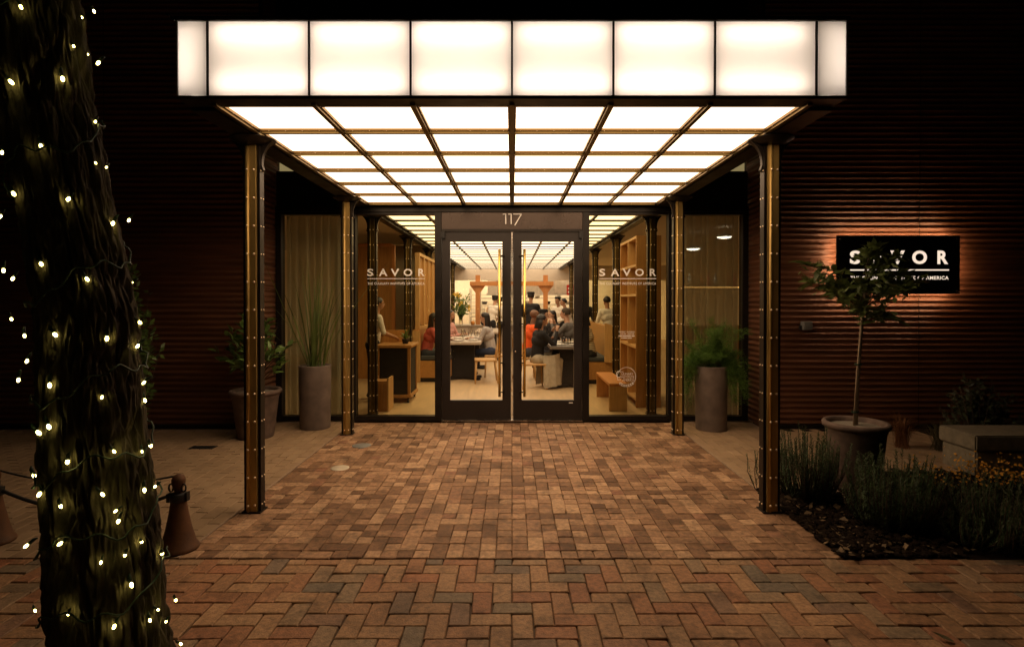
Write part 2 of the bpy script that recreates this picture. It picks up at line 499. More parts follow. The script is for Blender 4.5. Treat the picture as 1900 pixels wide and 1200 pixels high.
ground = MB().box(-60, 60, -40, 80, -.4, -.12).build('ground', M['ground'])
tag(ground, 'dark bare ground beneath the paving', kind='structure')

# the entrance path: small tumbled pavers
path = thing('path', 'brown paver path leading up to the glass doors', None); path['kind'] = 'structure'
del_keys = 0
MB().box(-2.03, 2.03, 3.40, 7.20, -.11, -.014).build('bedding', M['joint'], path)
U = .1012; NX = 40; NY = 37; Y0 = 3.40
taken = [[False]*NY for _ in range(NX)]
rects = []
for j in range(NY):
    for i in range(NX):
        if taken[i][j]: continue
        w = d = 1; q = rnd.random()
        if q < .07 and i+1 < NX and not taken[i+1][j]: w = 2
        elif q < .20 and j+1 < NY: d = 2
        for a in range(w):
            for b in range(d): taken[i+a][j+b] = True
        jx = rnd.uniform(-.0015, .0015)
        rects.append((-2.024+i*U+jx, -2.024+(i+w)*U+jx, Y0+j*U, Y0+(j+d)*U))
lay(rects, 'paver', path, M['path_brick'], M['path_brick_mass'], .003, chamfer=.004, zvar=.0022, tvar=.010)

# the plaza in front: 90 degree herringbone
plaza = thing('plaza', 'herringbone brick plaza in red, orange and grey', None); plaza['kind'] = 'structure'
MB().box(-9, 9, -4, 3.385, -.11, -.014).build('bedding', M['joint'], plaza)
P = .1035; rects = []
PY1 = 3.385
for i in range(-90, 90):
    for j in range(-75, 36):
        k = (i - j) % 4
        if k == 0: r = [i*P, (i+2)*P, j*P, (j+1)*P]
        elif k == 3: r = [i*P, (i+1)*P, j*P, (j+2)*P]
        else: continue
        if r[1] < -8 or r[0] > 8 or r[2] > PY1-.01 or r[3] < -3.5: continue
        r[3] = min(r[3], PY1)
        rects.append(tuple(r))
lay(rects, 'brick', plaza, M['plaza_brick'], M['plaza_brick_mass'], .005, zvar=.0024, tvar=.010, chamfer=.0042)

# side walkways: beige pavers
def walkway(xa, xb, ya, yb, label, keep, deep=None):
    w = thing('pavement', label, None); w['kind'] = 'structure'
    rr = []
    n = int(round((xb-xa)/.104))
    for i in range(n):
        y = ya - (.104 if i % 2 else 0) + .0
        while y < yb:
            r = (xa+i*.104, xa+(i+1)*.104, max(ya, y), min(yb, y+.208))
            if r[3]-r[2] > .02 and keep(r): rr.append(r)
            y += .208
    lay(rr, 'paver', w, M['tile'], M['tile_mass'], .005, zvar=.0008, tvar=.003, chamfer=.003)
    return w
wl_ = walkway(-6.2, -2.04, 3.40, 7.22, 'beige running bond pavement beside the tree trunk', lambda r: r[3] < 6.80 or r[0] > -3.03)
MB().box(-6.2, -2.035, 3.39, 7.22, -.11, -.010).build('bedding', M['light_joint'], wl_)
MB().box(-2.044, -2.027, 3.40, 7.18, -.1, .0035).build('edging', M['light_joint'], wl_)
BED_B = 5.05
wr_ = walkway(2.04, 4.85, 4.4, 7.22, 'beige pavement between the path and the sign wall', lambda r: (r[3] < 6.80 or r[1] < 3.05) and r[2] > BED_B - .9*(1 if r[0] < 2.6 else 0) and (r[0] < 4.2 or r[2] > BED_B + .6*(r[0]-4.2)*1.6))
MB().box(2.035, 4.9, 4.4, 7.22, -.11, -.010).build('bedding', M['light_joint'], wr_)

MB().box(2.027, 2.044, 4.15, 7.18, -.1, .0035).build('edging', M['light_joint'], wr_)
# planting bed soil (bumpy sheet)
def soil_sheet(name, label, xa, xb, ya, yb, z, nx, ny, amp):
    vs = []; fs = []
    for j in range(ny+1):
        for i in range(nx+1):
            x = xa+(xb-xa)*i/nx; y = ya+(yb-ya)*j/ny
            e = min(1, min(i, nx-i, j, ny-j)/2)
            vs.append((x, y, z + e*amp*(noise.noise(Vector((x*6, y*6, 3)))*.6 + noise.noise(Vector((x*22, y*22, 1)))*.4)))
    for j in range(ny):
        for i in range(nx):
            a = j*(nx+1)+i; fs.append((a, a+1, a+nx+2, a+nx+1))
    o = MB().add(vs, fs, True).build(name, M['soil'])
    return tag(o, label, kind='structure')
soil_sheet('planting_bed', 'dark mulch planting bed beside the path', 2.026, 9, 3.388, 4.5, .002, 90, 14, .03)
soil_sheet('planting_bed', 'dark mulch planting bed at the foot of the sign wall', 2.7, 9, 4.5, 6.80, -.006, 90, 30, .012)
soil_sheet('planting_bed', 'dark planting bed behind the trunk at the wall', -9, -6.2, 3.4, 6.8, .002, 30, 30, .03)

# inlaid covers in the paving
o = MB().lathe([(.085, -.02), (.085, .004), (.07, .006), (0.001, .006)], n=24).build('drain_cover', M['drain'], loc=(-1.605, 5.215, .001)); tag(o, 'pale round brass cover set in the path pavers', 'drain cover')
o = MB().lathe([(.10, -.02), (.10, .004), (.085, .006), (0.001, .006)], n=24).build('drain_cover', M['grey_box'], loc=(-1.62, 6.02, .001)); tag(o, 'dull grey round cover in the path nearer the doors', 'drain cover')
b = MB()
b.box(-.13, .13, -.06, .06, -.02, .003)
for k in range(6): b.box(-.115+k*.04, -.10+k*.04, -.05, .05, .003, .006)
o = b.build('drain_grate', M['black_iron'], loc=(-3.29, 5.95, .001)); tag(o, 'small dark rectangular grate in the beige pavement', 'drain')

# ------------------------------------------------------------------ corrugated walls
YW = 6.83; XR = 3.05; PITCH = .0678; AMP = .0115
def corr_profile(z0, z1):
    n = int((z1-z0)/PITCH*10)
    return [(z0+(z1-z0)*i/n, AMP*math.cos(2*math.pi*(z0+(z1-z0)*i/n)/PITCH)) for i in range(n+1)]
def corrugated_wall(side, label):
    w = thing('corrugated_wall', label, 'wall', (side*XR, YW, 0))
    pr = corr_profile(.02, 6.4)
    m = MB(); vs = []; fs = []
    xs = [0.02, 3.0, 6.0]
    for z, d in pr:
        for x in xs: vs.append((side*x, -d, z))
    for i in range(len(pr)-1):
        for k in range(2):
            a = i*3+k; q = (a, a+1, a+4, a+3)
            fs.append(q if side > 0 else q[::-1])
    m.add(vs, fs, True).build('sheet', M['corrugated'], w)
    m = MB(); vs = []; fs = []
    for z, d in pr:
        vs += [(-side*d, .02, z), (-side*d, .48, z)]
    for i in range(len(pr)-1):
        q = (i*2, i*2+2, i*2+3, i*2+1)
        fs.append(q if side > 0 else q[::-1])
    m.add(vs, fs, True).build('return_sheet', M['corrugated'], w)
    m = MB()
    for q in range(10):
        for r_ in range(1, 24):
            zq = round(r_*.27/PITCH)*PITCH
            m.ball((side*(.12+q*.62), -AMP-.001, zq), (.006, .005, .006), 6, 4)
    tag(m.build('screw', M['dark_steel'], w), kind='stuff')
    for q in (1.9, 3.9):
        MB().box(min(side*q, side*(q+.003)), max(side*q, side*(q+.003)), -AMP-.002, -AMP+.004, .05, 6.4).build('sheet_joint', M['dark_steel'], w)
    MB().box(-.016 if side > 0 else -.016, .016, -.016, .016, 0.0, 6.4).build('corner_trim', M['dark_steel'], w)
    MB().box(min(side*.02, side*6), max(side*.02, side*6), .02, .30, 0.0, 6.4).build('core', M['black_panel'], w)
    MB().box(min(side*.02, side*6), max(side*.02, side*6), -.022, -.014, 0.0, .05).build('base_flashing', M['dark_steel'], w)
    return w
corrugated_wall(-1, 'dark rust red corrugated metal wall behind the lit tree trunk')
corrugated_wall(1, 'rust red corrugated metal wall carrying the glowing sign')

# ------------------------------------------------------------------ glass storefront
YS = 7.26
sf = thing('storefront', 'dark framed glass storefront with double doors under the canopy', 'storefront', (0, YS, 0))
fr = M['dark_steel']
for x, w in ((-3.0, .075), (-2.06, .10), (-.95, .085), (.95, .085), (2.06, .10), (3.0, .075)):
    bevel(MB().box(x-w/2, x+w/2, -.06, .06, 0.012, 2.6935).build('mullion', fr, sf), .004, 1)
# head beam and dark fascia above
MB().box(-3.03, 3.03, -.075, .075, 2.695, 2.765).build('head_beam', fr, sf)
for x0, x1 in ((-2.962, -2.11), (-2.01, -.993), (.993, 2.01), (2.11, 2.962)):
    MB().box(x0, x1, -.05, .05, 2.661, 2.694).build('head_rail', fr, sf)
MB().box(-3.03, 3.03, -.04, .10, 2.765, 3.22).build('fascia_panel', M['black_panel'], sf)
MB().box(-3.03, 3.03, -.04, .10, 3.36, 6.4).build('upper_panel', M['black_panel'], sf)
for s in (-1, 1):
    MB().box(min(s*3.0, s*2.0), max(s*3.0, s*2.0), -.01, 0, 3.222, 3.358).build('transom_window', M['lit_window'], sf)
MB().box(-2.0, 2.0, -.03, .09, 3.222, 3.358).build('transom_infill', M['black_panel'], sf)
for x0, x1 in ((-2.962, -2.11), (-2.01, -.993), (.993, 2.01), (2.11, 2.962)):
    MB().box(x0, x1, -.05, .05, .012, .072).build('sill', fr, sf)
def pane(x0, x1, z0, z1, m, y=0.0, parent=sf, name='pane'):
    return MB().add([(x0, y, z0), (x1, y, z0), (x1, y, z1), (x0, y, z1)], [(0, 1, 2, 3)]).build(name, m, parent)
pane(-2.962, -2.11, .072, 2.66, M['dark_glass'])
pane(2.11, 2.962, .072, 2.66, M['dark_glass'])
pl = pane(-2.01, -.993, .072, 2.66, M['tinted_glass'])
pr_ = pane(.993, 2.01, .072, 2.66, M['tinted_glass'])
def savor(parent, px0, px1, y):
    k = YS/F
    cx = ((px0+px1)/2-950)*k; w = (px1-px0)*k
    zc = lambda py: EYE-(py-556)*k
    lx = [(1586, 19.5), (1627, 27), (1664.5, 27), (1705.5, 27.5), (1748.5, 20)]
    f_ = (px1-px0)/181.5
    savor_letters(parent, [(px0+(a-1577)*f_, b_*f_) for a, b_ in lx], k, 0, zc(505.5), 13.5, y, M['vinyl'], .022)
    MB().box(cx-w/2-.003, cx+w/2+.003, y-.0015, y, zc(517)-.004, zc(517)+.004).build('rule', M['vinyl'], parent)
    text_part('lettering', 'THE CULINARY INSTITUTE OF AMERICA', cx, zc(526), w, 4.6*k, y, M['vinyl'], parent, .012, 1.12)
savor(pl, 682, 788, -.004)
savor(pr_, 1112, 1217, -.004)
k = YS/F
text_part('lettering', 'TUESDAY - SATURDAY', (1163-950)*k, EYE-(615.6-556)*k, 30.5*k, 2.3*k, -.004, M['vinyl'], pr_, .02, 1.05)
text_part('lettering', '5:30 PM - 9:00 PM', (1163-950)*k, EYE-(619.4-556)*k, 26*k, 2.2*k, -.004, M['vinyl'], pr_, .02, 1.05)
b = MB()
for (x0, x1, yy) in ((1147.5, 1155, 623.1), (1156, 1170.5, 623.1), (1172, 1177.5, 623.1), (1153, 1155, 626.8), (1156, 1163.5, 626.8), (1164.5, 1172, 626.8)):
    MB().box((x0-950)*k, (x1-950)*k, -.005, -.003, EYE-(yy+.9-556)*k, EYE-(yy-.9-556)*k).build('lettering', M['vinyl'], pr_)
# round emblem
ex, ez, er = (1162.5-950)*k, EYE-(698.5-556)*k, 17.5*k
b = MB(); vs = []; fs = []
nseg = 40
for i in range(nseg+1):
    a = R(205) - R(255)*i/nseg
    for rr in (er-.006, er): vs.append((ex+rr*math.cos(a), -.004, ez+rr*math.sin(a)))
    if i: fs.append((2*i-2, 2*i-1, 2*i+1, 2*i))
b.add(vs, fs)
for i in range(7):                      # leaves along the foot of the ring
    a = R(228) + R(84)*i/6
    for rr, t in ((er-.012, .5), (er+.006, -.3)):
        c = Vector((ex+rr*math.cos(a), ez+rr*math.sin(a))); d = Vector((-math.sin(a+t), math.cos(a+t))); nrm = Vector((-d.y, d.x))
        pts = [c-d*.019, c+nrm*.006, c+d*.019, c-nrm*.006]
        b.add([(p.x, -.0045 if rr > er else -.004, p.y) for p in pts], [(0, 1, 2, 3)])
b.build('emblem', M['vinyl'], pr_)
text_part('lettering', 'THE', ex-.055, ez+.062, .030, .014, -.004, M['vinyl'], pr_, .01)
text_part('lettering', 'C', ex-.105, ez+.030, .062, .085, -.0045, M['vinyl'], pr_, -.005)
text_part('lettering', 'ULINARY', ex+.012, ez+.034, .150, .030, -.004, M['vinyl'], pr_, .0)
text_part('lettering', 'INSTITUTE', ex+.016, ez-.006, .170, .030, -.004, M['vinyl'], pr_, .0)
text_part('lettering', 'OF', ex-.092, ez-.043, .034, .017, -.004, M['vinyl'], pr_, .01)
text_part('lettering', 'AMERICA', ex+.022, ez-.044, .150, .030, -.004, M['vinyl'], pr_, .0)

# header above the doors with the house number
hd = MB().box(-.905, .905, -.045, .045, 2.478, 2.692).build('header_panel', M['header'], sf)
b = MB(); yy = -.058
def stroke(p, q, w=.0125):
    b.bar((p[0], yy, p[1]), (q[0], yy, q[1]), w, .018, (0, 1, 0))
zt = EYE-(399-556)*k; zb = EYE-(417-556)*k
for cx in (938.5, 948.5):
    x = (cx-950)*k; stroke((x, zb), (x, zt-.007)); stroke((x-.038, zt), (x+.006, zt))
x0, x1 = (952-950)*k, (967-950)*k
stroke((x0, zt), (x1+.006, zt)); stroke((x1-.003, zt-.008), ((955-950)*k, zb-.018))
b.build('house_number', M['vinyl'], hd)
MB().box(-.905, .905, -.05, .05, 2.443, 2.476).build('door_head', fr, sf)
def door(side):
    d = bpy.data.objects.new('door', None); COL.objects.link(d); d.parent = sf
    a, e = .012, .903
    def X(v): return side*v
    def bx(m, v0, v1, y0, y1, z0, z1): return m.box(min(X(v0), X(v1)), max(X(v0), X(v1)), y0, y1, z0, z1)
    ga, ge, gz0, gz1 = .125, .800, .272, 2.322
    m = MB()
    bx(m, a, ga, -.03, .03, .022, 2.438); bx(m, ge, e, -.03, .03, .022, 2.438)
    bx(m, ga, ge, -.03, .03, gz1, 2.438); bx(m, ga, ge, -.03, .03, .022, gz0)
    m.build('door_frame', M['door_paint'], d)
    pane(min(X(ga), X(ge)), max(X(ga), X(ge)), gz0, gz1, M['clear_glass'], 0, d)
    hx = X(.16); m = MB()
    m.tube([(hx, -.095, .33), (hx, -.095, 2.22)], .017, 12)
    m.build('pull_handle', M['handle_brass'], d)
    for z in (2.13, 1.26, .76, .385):
        MB().tube([(hx, -.095, z), (X(.10), -.055, z), (X(.10), -.03, z)], .008, 8).build('handle_mount', M['dark_steel'], d)
    bx(MB(), .862, .915, -.075, -.032, 2.36, 2.44).build('pivot_hinge', M['black_iron'], d)
    if side > 0:
        MB().lathe([(.012, 0), (.012, .008), (.006, .012), (.001, .012)], n=12).build('lock', M['chrome'], d).matrix_local = Matrix.Translation((.045, -.031, .90)) @ Matrix.Rotation(R(90), 4, 'X')
        MB().box(.735, .785, -.0325, -.031, .235, .247).build('sticker', M['vinyl'], d)
    return d
door(-1); door(1)
MB().box(-.007, .007, -.036, -.02, .022, 2.44).build('astragal', M['chrome'], sf)
MB().box(-.905, .905, -.07, .06, .002, .018).build('threshold', M['chrome'], sf)

# ------------------------------------------------------------------ canopy
CZ = 2.79; G = .61
cp = thing('canopy', 'glowing glass entrance canopy carried on riveted brass columns', 'canopy')
YC0 = 3.44; ROW = .605; NROW = 6
rowY = [YC0 + ROW*i for i in range(NROW+1)]         # 3.44 .. 7.07
me_pane = MB().box(-.28, .28, -.278, .278, 0, .012).mesh('ceiling_pane', M['canopy_pane'])
for j in range(NROW):
    for i in range(6):
        link('ceiling_pane', me_pane, cp, (-1.83+G*(i+.5), rowY[j]+ROW/2, CZ+.004))
# bars: T-sections, brass face with a lighter lip, dark flank
def bar_mesh(length, nriv):
    m = MB(); h = length/2
    m.cur = 0; m.box(-h, h, -.027, .027, -.012, .016)
    m.cur = 1; m.box(-h, h, -.015, .015, -.028, -.0125)
    m.cur = 2
    for q in range(nriv):
        x = -h + length*(q+.5)/nriv
        for yy in (-.023, .023): m.ball((x, yy, -.012), (.0045, .0045, .004), 6, 4)
    return m.mesh('grid_bar', [M['bar_brass'], M['olive_brass'], M['rivet']])
mb = bar_mesh(3.60, 30)
for j in range(1, NROW+1):
    link('grid_bar', mb, cp, (0, rowY[j], CZ))
mb = bar_mesh(NROW*ROW-.02, 28)
for i in range(7):
    o = link('grid_rail', mb, cp, (-1.83+G*i, YC0+NROW*ROW/2, CZ-.002), R(90))
# dark perimeter beams, soffit strip, roof
for s in (-1, 1):
    MB().box(min(s*1.862, s*2.013), max(s*1.862, s*2.013), 3.53, 7.20, CZ-.035, CZ+.30).build('side_beam', M['bronze'], cp)
MB().box(-1.861, 1.861, 7.102, 7.184, CZ-.03, CZ+.2).build('end_beam', M['bronze'], cp)
MB().box(-2.0, 2.0, 3.66, 7.2, CZ+.302, CZ+.36).build('roof', M['black_panel'], cp)
YF = 3.372
MB().box(-2.013, 2.013, YF+.006, 3.528, CZ-.014, CZ+.0035).build('soffit_plate', M['bronze'], cp)
MB().box(-2.02, 2.02, YF-.012, 3.64, 3.237, 3.262).build('fascia_cap', M['bronze'], cp)
MB().box(-1.86, 1.86, 3.60, 3.64, CZ+.028, 3.235).build('fascia_back', M['white_box'], cp)
MB().box(-1.86, 1.86, YF+.03, 3.599, CZ+.018, CZ+.026).build('fascia_floor', M['white_box'], cp)
MB().box(-2.0, 2.0, YF+.03, 3.599, 3.229, 3.2365).build('fascia_lining', M['white_box'], cp)
for s in (-1, 1):
    MB().box(min(s*1.861, s*2.0), max(s*1.861, s*2.0), 3.505, 3.528, CZ+.004, 3.235).build('fascia_back', M['white_box'], cp)
    MB().box(s*2.004-.004, s*2.004+.004, YF+.012, 3.527, CZ+.006, 3.2365).build('fascia_end', M['frosted'], cp)
edges = [-2.008, -1.825, -1.2165, -.608, 0, .608, 1.2165, 1.825, 2.008]
for i in range(8):
    x0, x1 = edges[i]+.0065, edges[i+1]-.0065
    MB().add([(x0, YF+.004, CZ+.006), (x1, YF+.004, CZ+.006), (x1, YF+.004, 3.236), (x0, YF+.004, 3.236)], [(0, 1, 2, 3)]).build('fascia_pane', M['frosted'], cp)
for x in edges[1:-1]:
    MB().box(x-.006, x+.006, YF-.004, YF+.028, CZ+.004, 3.236).build('fascia_mullion', M['bronze'], cp)
for x in (edges[0], edges[-1]):
    MB().box(x-.005, x+.005, YF-.003, YF+.004, CZ+.004, 3.236).build('glass_edge', M['grey_box'], cp)
MB().bar((-2.06, YF-.01, 3.275), (-2.015, YF-.01, 3.238), .012, .012).build('corner_bracket', M['chrome'], cp)
ys_t = YF+.085
for i in range(6):
    xc = (edges[i+1]+edges[i+2])/2
    for zt_, ln in ((3.165, .268), (2.868, .280)):
        o_ = rnd.uniform(-.012, .012); ln *= rnd.uniform(.90, 1.02)
        MB().tube([(xc-ln+o_, ys_t, zt_), (xc+ln+o_, ys_t, zt_)], .013, 10).build('light_tube', M['tube'], cp)
MB().tube([(-1.975, YF+.085, 2.84), (-1.975, YF+.085, 3.20)], .011, 10).build('light_tube', M['tube'], cp)
MB().tube([(1.975, YF+.085, 2.84), (1.975, YF+.085, 3.20)], .009, 10).build('light_tube', M['tube'], cp)

def column_parts(parent, top, plate_m='brass'):
    """riveted built-up column: brass cover plates on a dark core, flanges either side, flared bracket capital"""
    out = []
    m = MB()
    m.box(-.062, -.046, -.034, .034, .012, top); m.box(.046, .062, -.034, .034, .012, top)
    m.box(-.046, .046, -.018, .018, .012, top)
    m.build('flange', M['bronze'], parent)
    for s in (-1, 1):
        m = MB()
        y0, y1 = (-.052, -.019) if s < 0 else (.019, .052)
        m.box(-.038, .038, y0, y1, .012, top)
        # rolled corner bead of the angle
        yb_ = y0 if s < 0 else y1
        m.tube([(-.020, yb_, .012), (-.020, yb_, top)], .012, 8)
        m.build('cover_plate', M[plate_m], parent)
    m = MB(); n = int(top/.205)
    for q in range(n+1):
        z = .06 + q*.205
        if z > top-.02: break
        for s in (-1, 1):
            for x in (-.020, .026):
                m.ball((x, s*(.066 if x < 0 else .055), z), (.0085, .009, .0085), 8, 5)
            for yq in (-.03, .03):
                m.ball((s*.062, yq*.66, z), (.007, .006, .006), 8, 4)
    tag(m.build('rivet', M['rivet'], parent), kind='stuff')
    for s in (-1, 1):
        pts = [(s*.0625, top-.0005), (s*.0625, top-.23), (s*.072, top-.24), (s*.080, top-.225)]
        for t in range(9):
            u = t/8
            pts.append((s*(.069+.085*u**2.6), top-.19+.18*u))
        MB().prism(pts if s < 0 else pts[::-1], -.018, .018).build('bracket', M['bronze'], parent)
    MB().lathe([(.085, top-.05), (.12, top-.03), (.16, top-.006), (.165, top-.001)], n=16).build('capital', M['dark_steel'], parent)
    MB().box(-.07, .07, -.062, .062, .004, .0118).build('base_plate', M['dark_steel'], parent)
for x, y in ((-1.915, 4.16), (1.915, 4.16), (-1.92, 6.54), (1.935, 6.54)):
    c = bpy.data.objects.new('column', None); COL.objects.link(c); c.parent = cp; c.location = (x, y, 0)
    column_parts(c, CZ-.036)

# ------------------------------------------------------------------ the hall behind the glass
hall = thing('dining_hall', 'warm lit dining hall seen through the glass doors', None); hall['kind'] = 'structure'
MB().box(-6, 6, YS+.06, 26, -.11, 0.004).build('floor', M['hall_floor'], hall)
MB().box(-6, 6, 26, 26.2, 0, 3.6).build('end_wall', M['white_wall'], hall)
for s in (-1, 1):
    MB().box(s*6.1-.1, s*6.1+.1, YS+.1, 26, 0, 3.6).build('side_wall', M['cream_wall'], hall)
MB().box(-6, 6, YS+.12, 26, 3.3, 3.4).build('roof_slab', M['grey_wall'], hall)
MB().box(-6, 6, 21.9, 22.1, 2.33, 3.29).build('bulkhead', M['grey_wall'], hall)
for s in (-1, 1):
    MB().box(min(s*1.98, s*6), max(s*1.98, s*6), YS+.14, 21.8, CZ+.10, CZ+.16).build('side_ceiling', M['grey_wall'], hall)
    MB().box(min(s*1.862, s*1.975), max(s*1.862, s*1.975), YS+.13, 21.85, CZ-.05, CZ+.25).build('ceiling_beam', M['bronze'], hall)
# luminous ceiling of the hall
lc = thing('luminous_ceiling', 'long ceiling of glowing panes between dark bars inside the hall', 'ceiling light')
HY0 = 7.42; HR = .605; NH = 24
mpn = MB().box(-.283, .283, -.268, .268, 0, .012).mesh('ceiling_pane', M['hall_pane'])
for j in range(NH):
    for i in range(6):
        link('ceiling_pane', mpn, lc, (-1.83+G*(i+.5), HY0+HR*(j+.5), CZ+.004))
hb = MB().box(-1.855, 1.855, -.042, .042, -.017, .012).mesh('grid_bar', M['bronze'])
for j in range(NH+1): link('grid_bar', hb, lc, (0, HY0+HR*j, CZ))
hb = MB().box(-.020, .020, -NH*HR/2, NH*HR/2, -.016, .010).mesh('grid_rail', M['bronze'])
for i in range(7): link('grid_rail', hb, lc, (-1.83+G*i, HY0+NH*HR/2, CZ-.002))
sp = MB().lathe([(.05, -.06), (.05, 0), (.03, .0), (.03, .02)], n=14).build('spotlight', M['pendant'], loc=(-.42, 8.72, CZ-.04)); tag(sp, 'small bright round spotlight on the hall ceiling above the doors', 'spotlight')

first = None; names = ['just behind the storefront', 'second from the doors', 'third from the doors', 'fourth from the doors', 'at the far end of the row']
for s in (-1, 1):
    for q in range(5):
        y = 7.68 + 2.6*q
        lab = 'dark riveted interior column %s, %s' % ('on the host cart side' if s < 0 else 'on the bookshelf side', names[q])
        if first is None:
            first = thing('interior_column', lab, 'column', (s*1.91, y, 0), 0, 'riveted columns along the hall')
            column_parts(first, CZ-.052, 'olive_brass')
        else:
            c = copy_tree(first); c.location = (s*1.91, y, 0); c['label'] = lab

# curtains behind the side windows
def curtain(x0, x1, label):
    n = 150; vs = []; fs = []
    for i in range(n+1):
        x = x0+(x1-x0)*i/n
        y = YS+.17+.035*math.sin(i*.36+1.1*math.sin(i*.09))+.014*math.sin(i*.17)
        vs += [(x, y, .03), (x, y+.006*math.sin(i), 2.68)]
        if i: fs.append((2*i-2, 2*i, 2*i+1, 2*i-1))
    o = MB().add(vs, fs, True).build('curtain', M['sheer'])
    return tag(o, label, 'curtain', 'sheer curtains in the side windows')
curtain(-2.98, -2.08, 'sheer olive curtain behind the spiky grass planter')
curtain(2.08, 2.98, 'sheer olive curtain with lamps glimmering through it')

def woodbox(m, *a): return m.box(*a)
# wood panel wall and cream wall to the side of the hall
w = thing('panel_wall', 'wooden panelled partition behind the host cart', 'partition', (-2.5, 11.1, 0))
MB().box(-.75, .12, 0, .06, 0.006, 2.62).build('panel', M['wood'], w)
MB().box(.121, .18, -.02, .08, 0.006, 2.66).build('post', M['orange_wood'], w)
MB().box(-.81, -.751, -.02, .08, 0.006, 2.66).build('post', M['orange_wood'], w)
MB().box(-.75, .12, -.02, .08, 2.621, 2.68).build('rail', M['orange_wood'], w)
b = MB().box(-4.2, -1.96, 13.3, 13.4, 0.006, 2.85).build('cream_partition', M['cream_wall']); tag(b, 'pale cream partition wall beyond the wooden panel', 'partition')
# slatted screen
ss = thing('wood_screen', 'tall wooden screen of upright posts and boards above the banquette', 'screen', (-1.82, 10.75, 0))
for q in range(9):
    MB().box(-.03, .05, q*.6-.03, q*.6+.03, 1.05, 2.41).build('post', M['pale_wood'], ss)
    if q < 8:
        for z in range(3):
            MB().box(-.02, .012, q*.6+.032+z*.18, q*.6+.205+z*.18, 1.08, 2.40).build('board', M['wood'], ss)
MB().box(-.035, .055, -.035, 4.84, 2.4105, 2.47).build('top_rail', M['pale_wood'], ss)
MB().box(-.034, .054, -.035, 4.84, .99, 1.049).build('bottom_rail', M['pale_wood'], ss)

def banquette(side, x_in, x_out, y0, y1, label):
    t = thing('banquette', label, 'banquette', (0, 0, 0))
    lo, hi = min(x_in, x_out), max(x_in, x_out)
    bk = .09
    MB().box(lo, hi, y0+.03, y1, .09, .41).build('base', M['wood_h'], t)
    MB().box(lo+.04, hi-.04, y0+.06, y1, .006, .089).build('kick', M['black_matte'], t)
    a, e = (lo+bk, hi+.01) if side < 0 else (lo-.01, hi-bk)
    bevel(MB().box(a, e, y0+.04, y1, .411, .49).build('cushion', M['cushion'], t), .02, 2)
    if side < 0: MB().box(lo-.02, lo+bk-.01, y0+.03, y1, .411, 1.0).build('back', M['wood_h'], t)
    else: MB().box(hi-bk+.01, hi+.02, y0+.03, y1, .411, 1.06).build('back', M['wood_h'], t)
    if side < 0:
        MB().box(lo-.02, lo+.12, y0-.02, y0+.028, .006, .98).build('end_panel', M['pale_wood'], t)
    else:
        MB().prism([(hi-.17, .411), (hi+.02, .411), (hi+.02, 1.07), (hi-.08, 1.12), (hi-.17, 1.14)][::-1], y0-.02, y0+.028).build('end_panel', M['pale_wood'], t)
    return t
banquette(-1, -1.18, -1.86, 10.6, 15.2, 'wooden banquette with dark cushion below the slatted screen')
banquette(1, 1.22, 1.88, 10.35, 15.0, 'wooden banquette with dark cushion on the bookshelf side')

# host cart
hc = thing('host_cart', 'wooden host cart on casters with dark panels', 'cart', (-1.80, 8.80, 0))
b = MB()
for x in (-.235, .235):
    for y in (-.285, .285): b.box(x-.02, x+.02, y-.02, y+.02, .13, .84)
b.build('frame', M['wood'], hc)
bevel(MB().box(-.28, .28, -.33, .33, .841, .885).build('top', M['wood_h'], hc), .006, 1)
MB().box(-.27, .27, -.32, .32, .085, .129).build('bottom_rail', M['wood_h'], hc)
MB().box(-.214, .214, -.29, -.275, .132, .838).build('panel', M['black_matte'], hc)
MB().box(.225, .24, -.264, .264, .132, .838).build('panel', M['black_matte'], hc)
MB().box(-.28, .10, .26, .30, .886, 1.08).build('upstand', M['wood'], hc)
for x in (-.22, .22):
    for y in (-.27, .27):
        MB().tube([(x-.012, y, .043), (x+.012, y, .043)], .038, 12).build('caster', M['black_iron'], hc)
# small plant on the cart
sp_ = thing('desk_plant', 'small spiky green plant on top of the host cart', 'plant', (-1.66, 8.72, .886))
MB().lathe([(.04, 0), (.055, .07), (.05, .075), (.001, .07)], n=14).build('pot', M['black_matte'], sp_)
b = MB()
for q in range(26):
    a = rnd.uniform(0, 6.28); el = rnd.uniform(.3, 1.3); l = rnd.uniform(.13, .24)
    d = Vector((math.cos(a)*math.cos(el), math.sin(a)*math.cos(el), math.sin(el))); sd = Vector((-math.sin(a), math.cos(a), 0))*.008
    p0 = Vector((0, 0, .07)); p1 = p0+d*l*.6; p2 = p0+d*l-Vector((0, 0, .05))
    b.add([p0-sd, p0+sd, p1+sd, p1-sd, p2], [(0, 1, 2, 3), (3, 2, 4)])
b.build('foliage', M['shrub_leaf'], sp_)
# box stool
st = thing('box_stool', 'open wooden box stool in front of the host cart', 'stool', (-1.84, 7.98, 0))
MB().box(-.115, -.093, -.16, .16, .006, .47).build('side_panel', M['wood'], st)
MB().box(.093, .115, -.16, .16, .006, .47).build('side_panel', M['pale_wood'], st)
MB().box(-.0925, .0925, -.15, -.13, .006, .40).build('front_panel', M['wood'], st)
MB().box(-.0925, .0925, -.128, .155, .40, .425).build('seat', M['wood_h'], st)
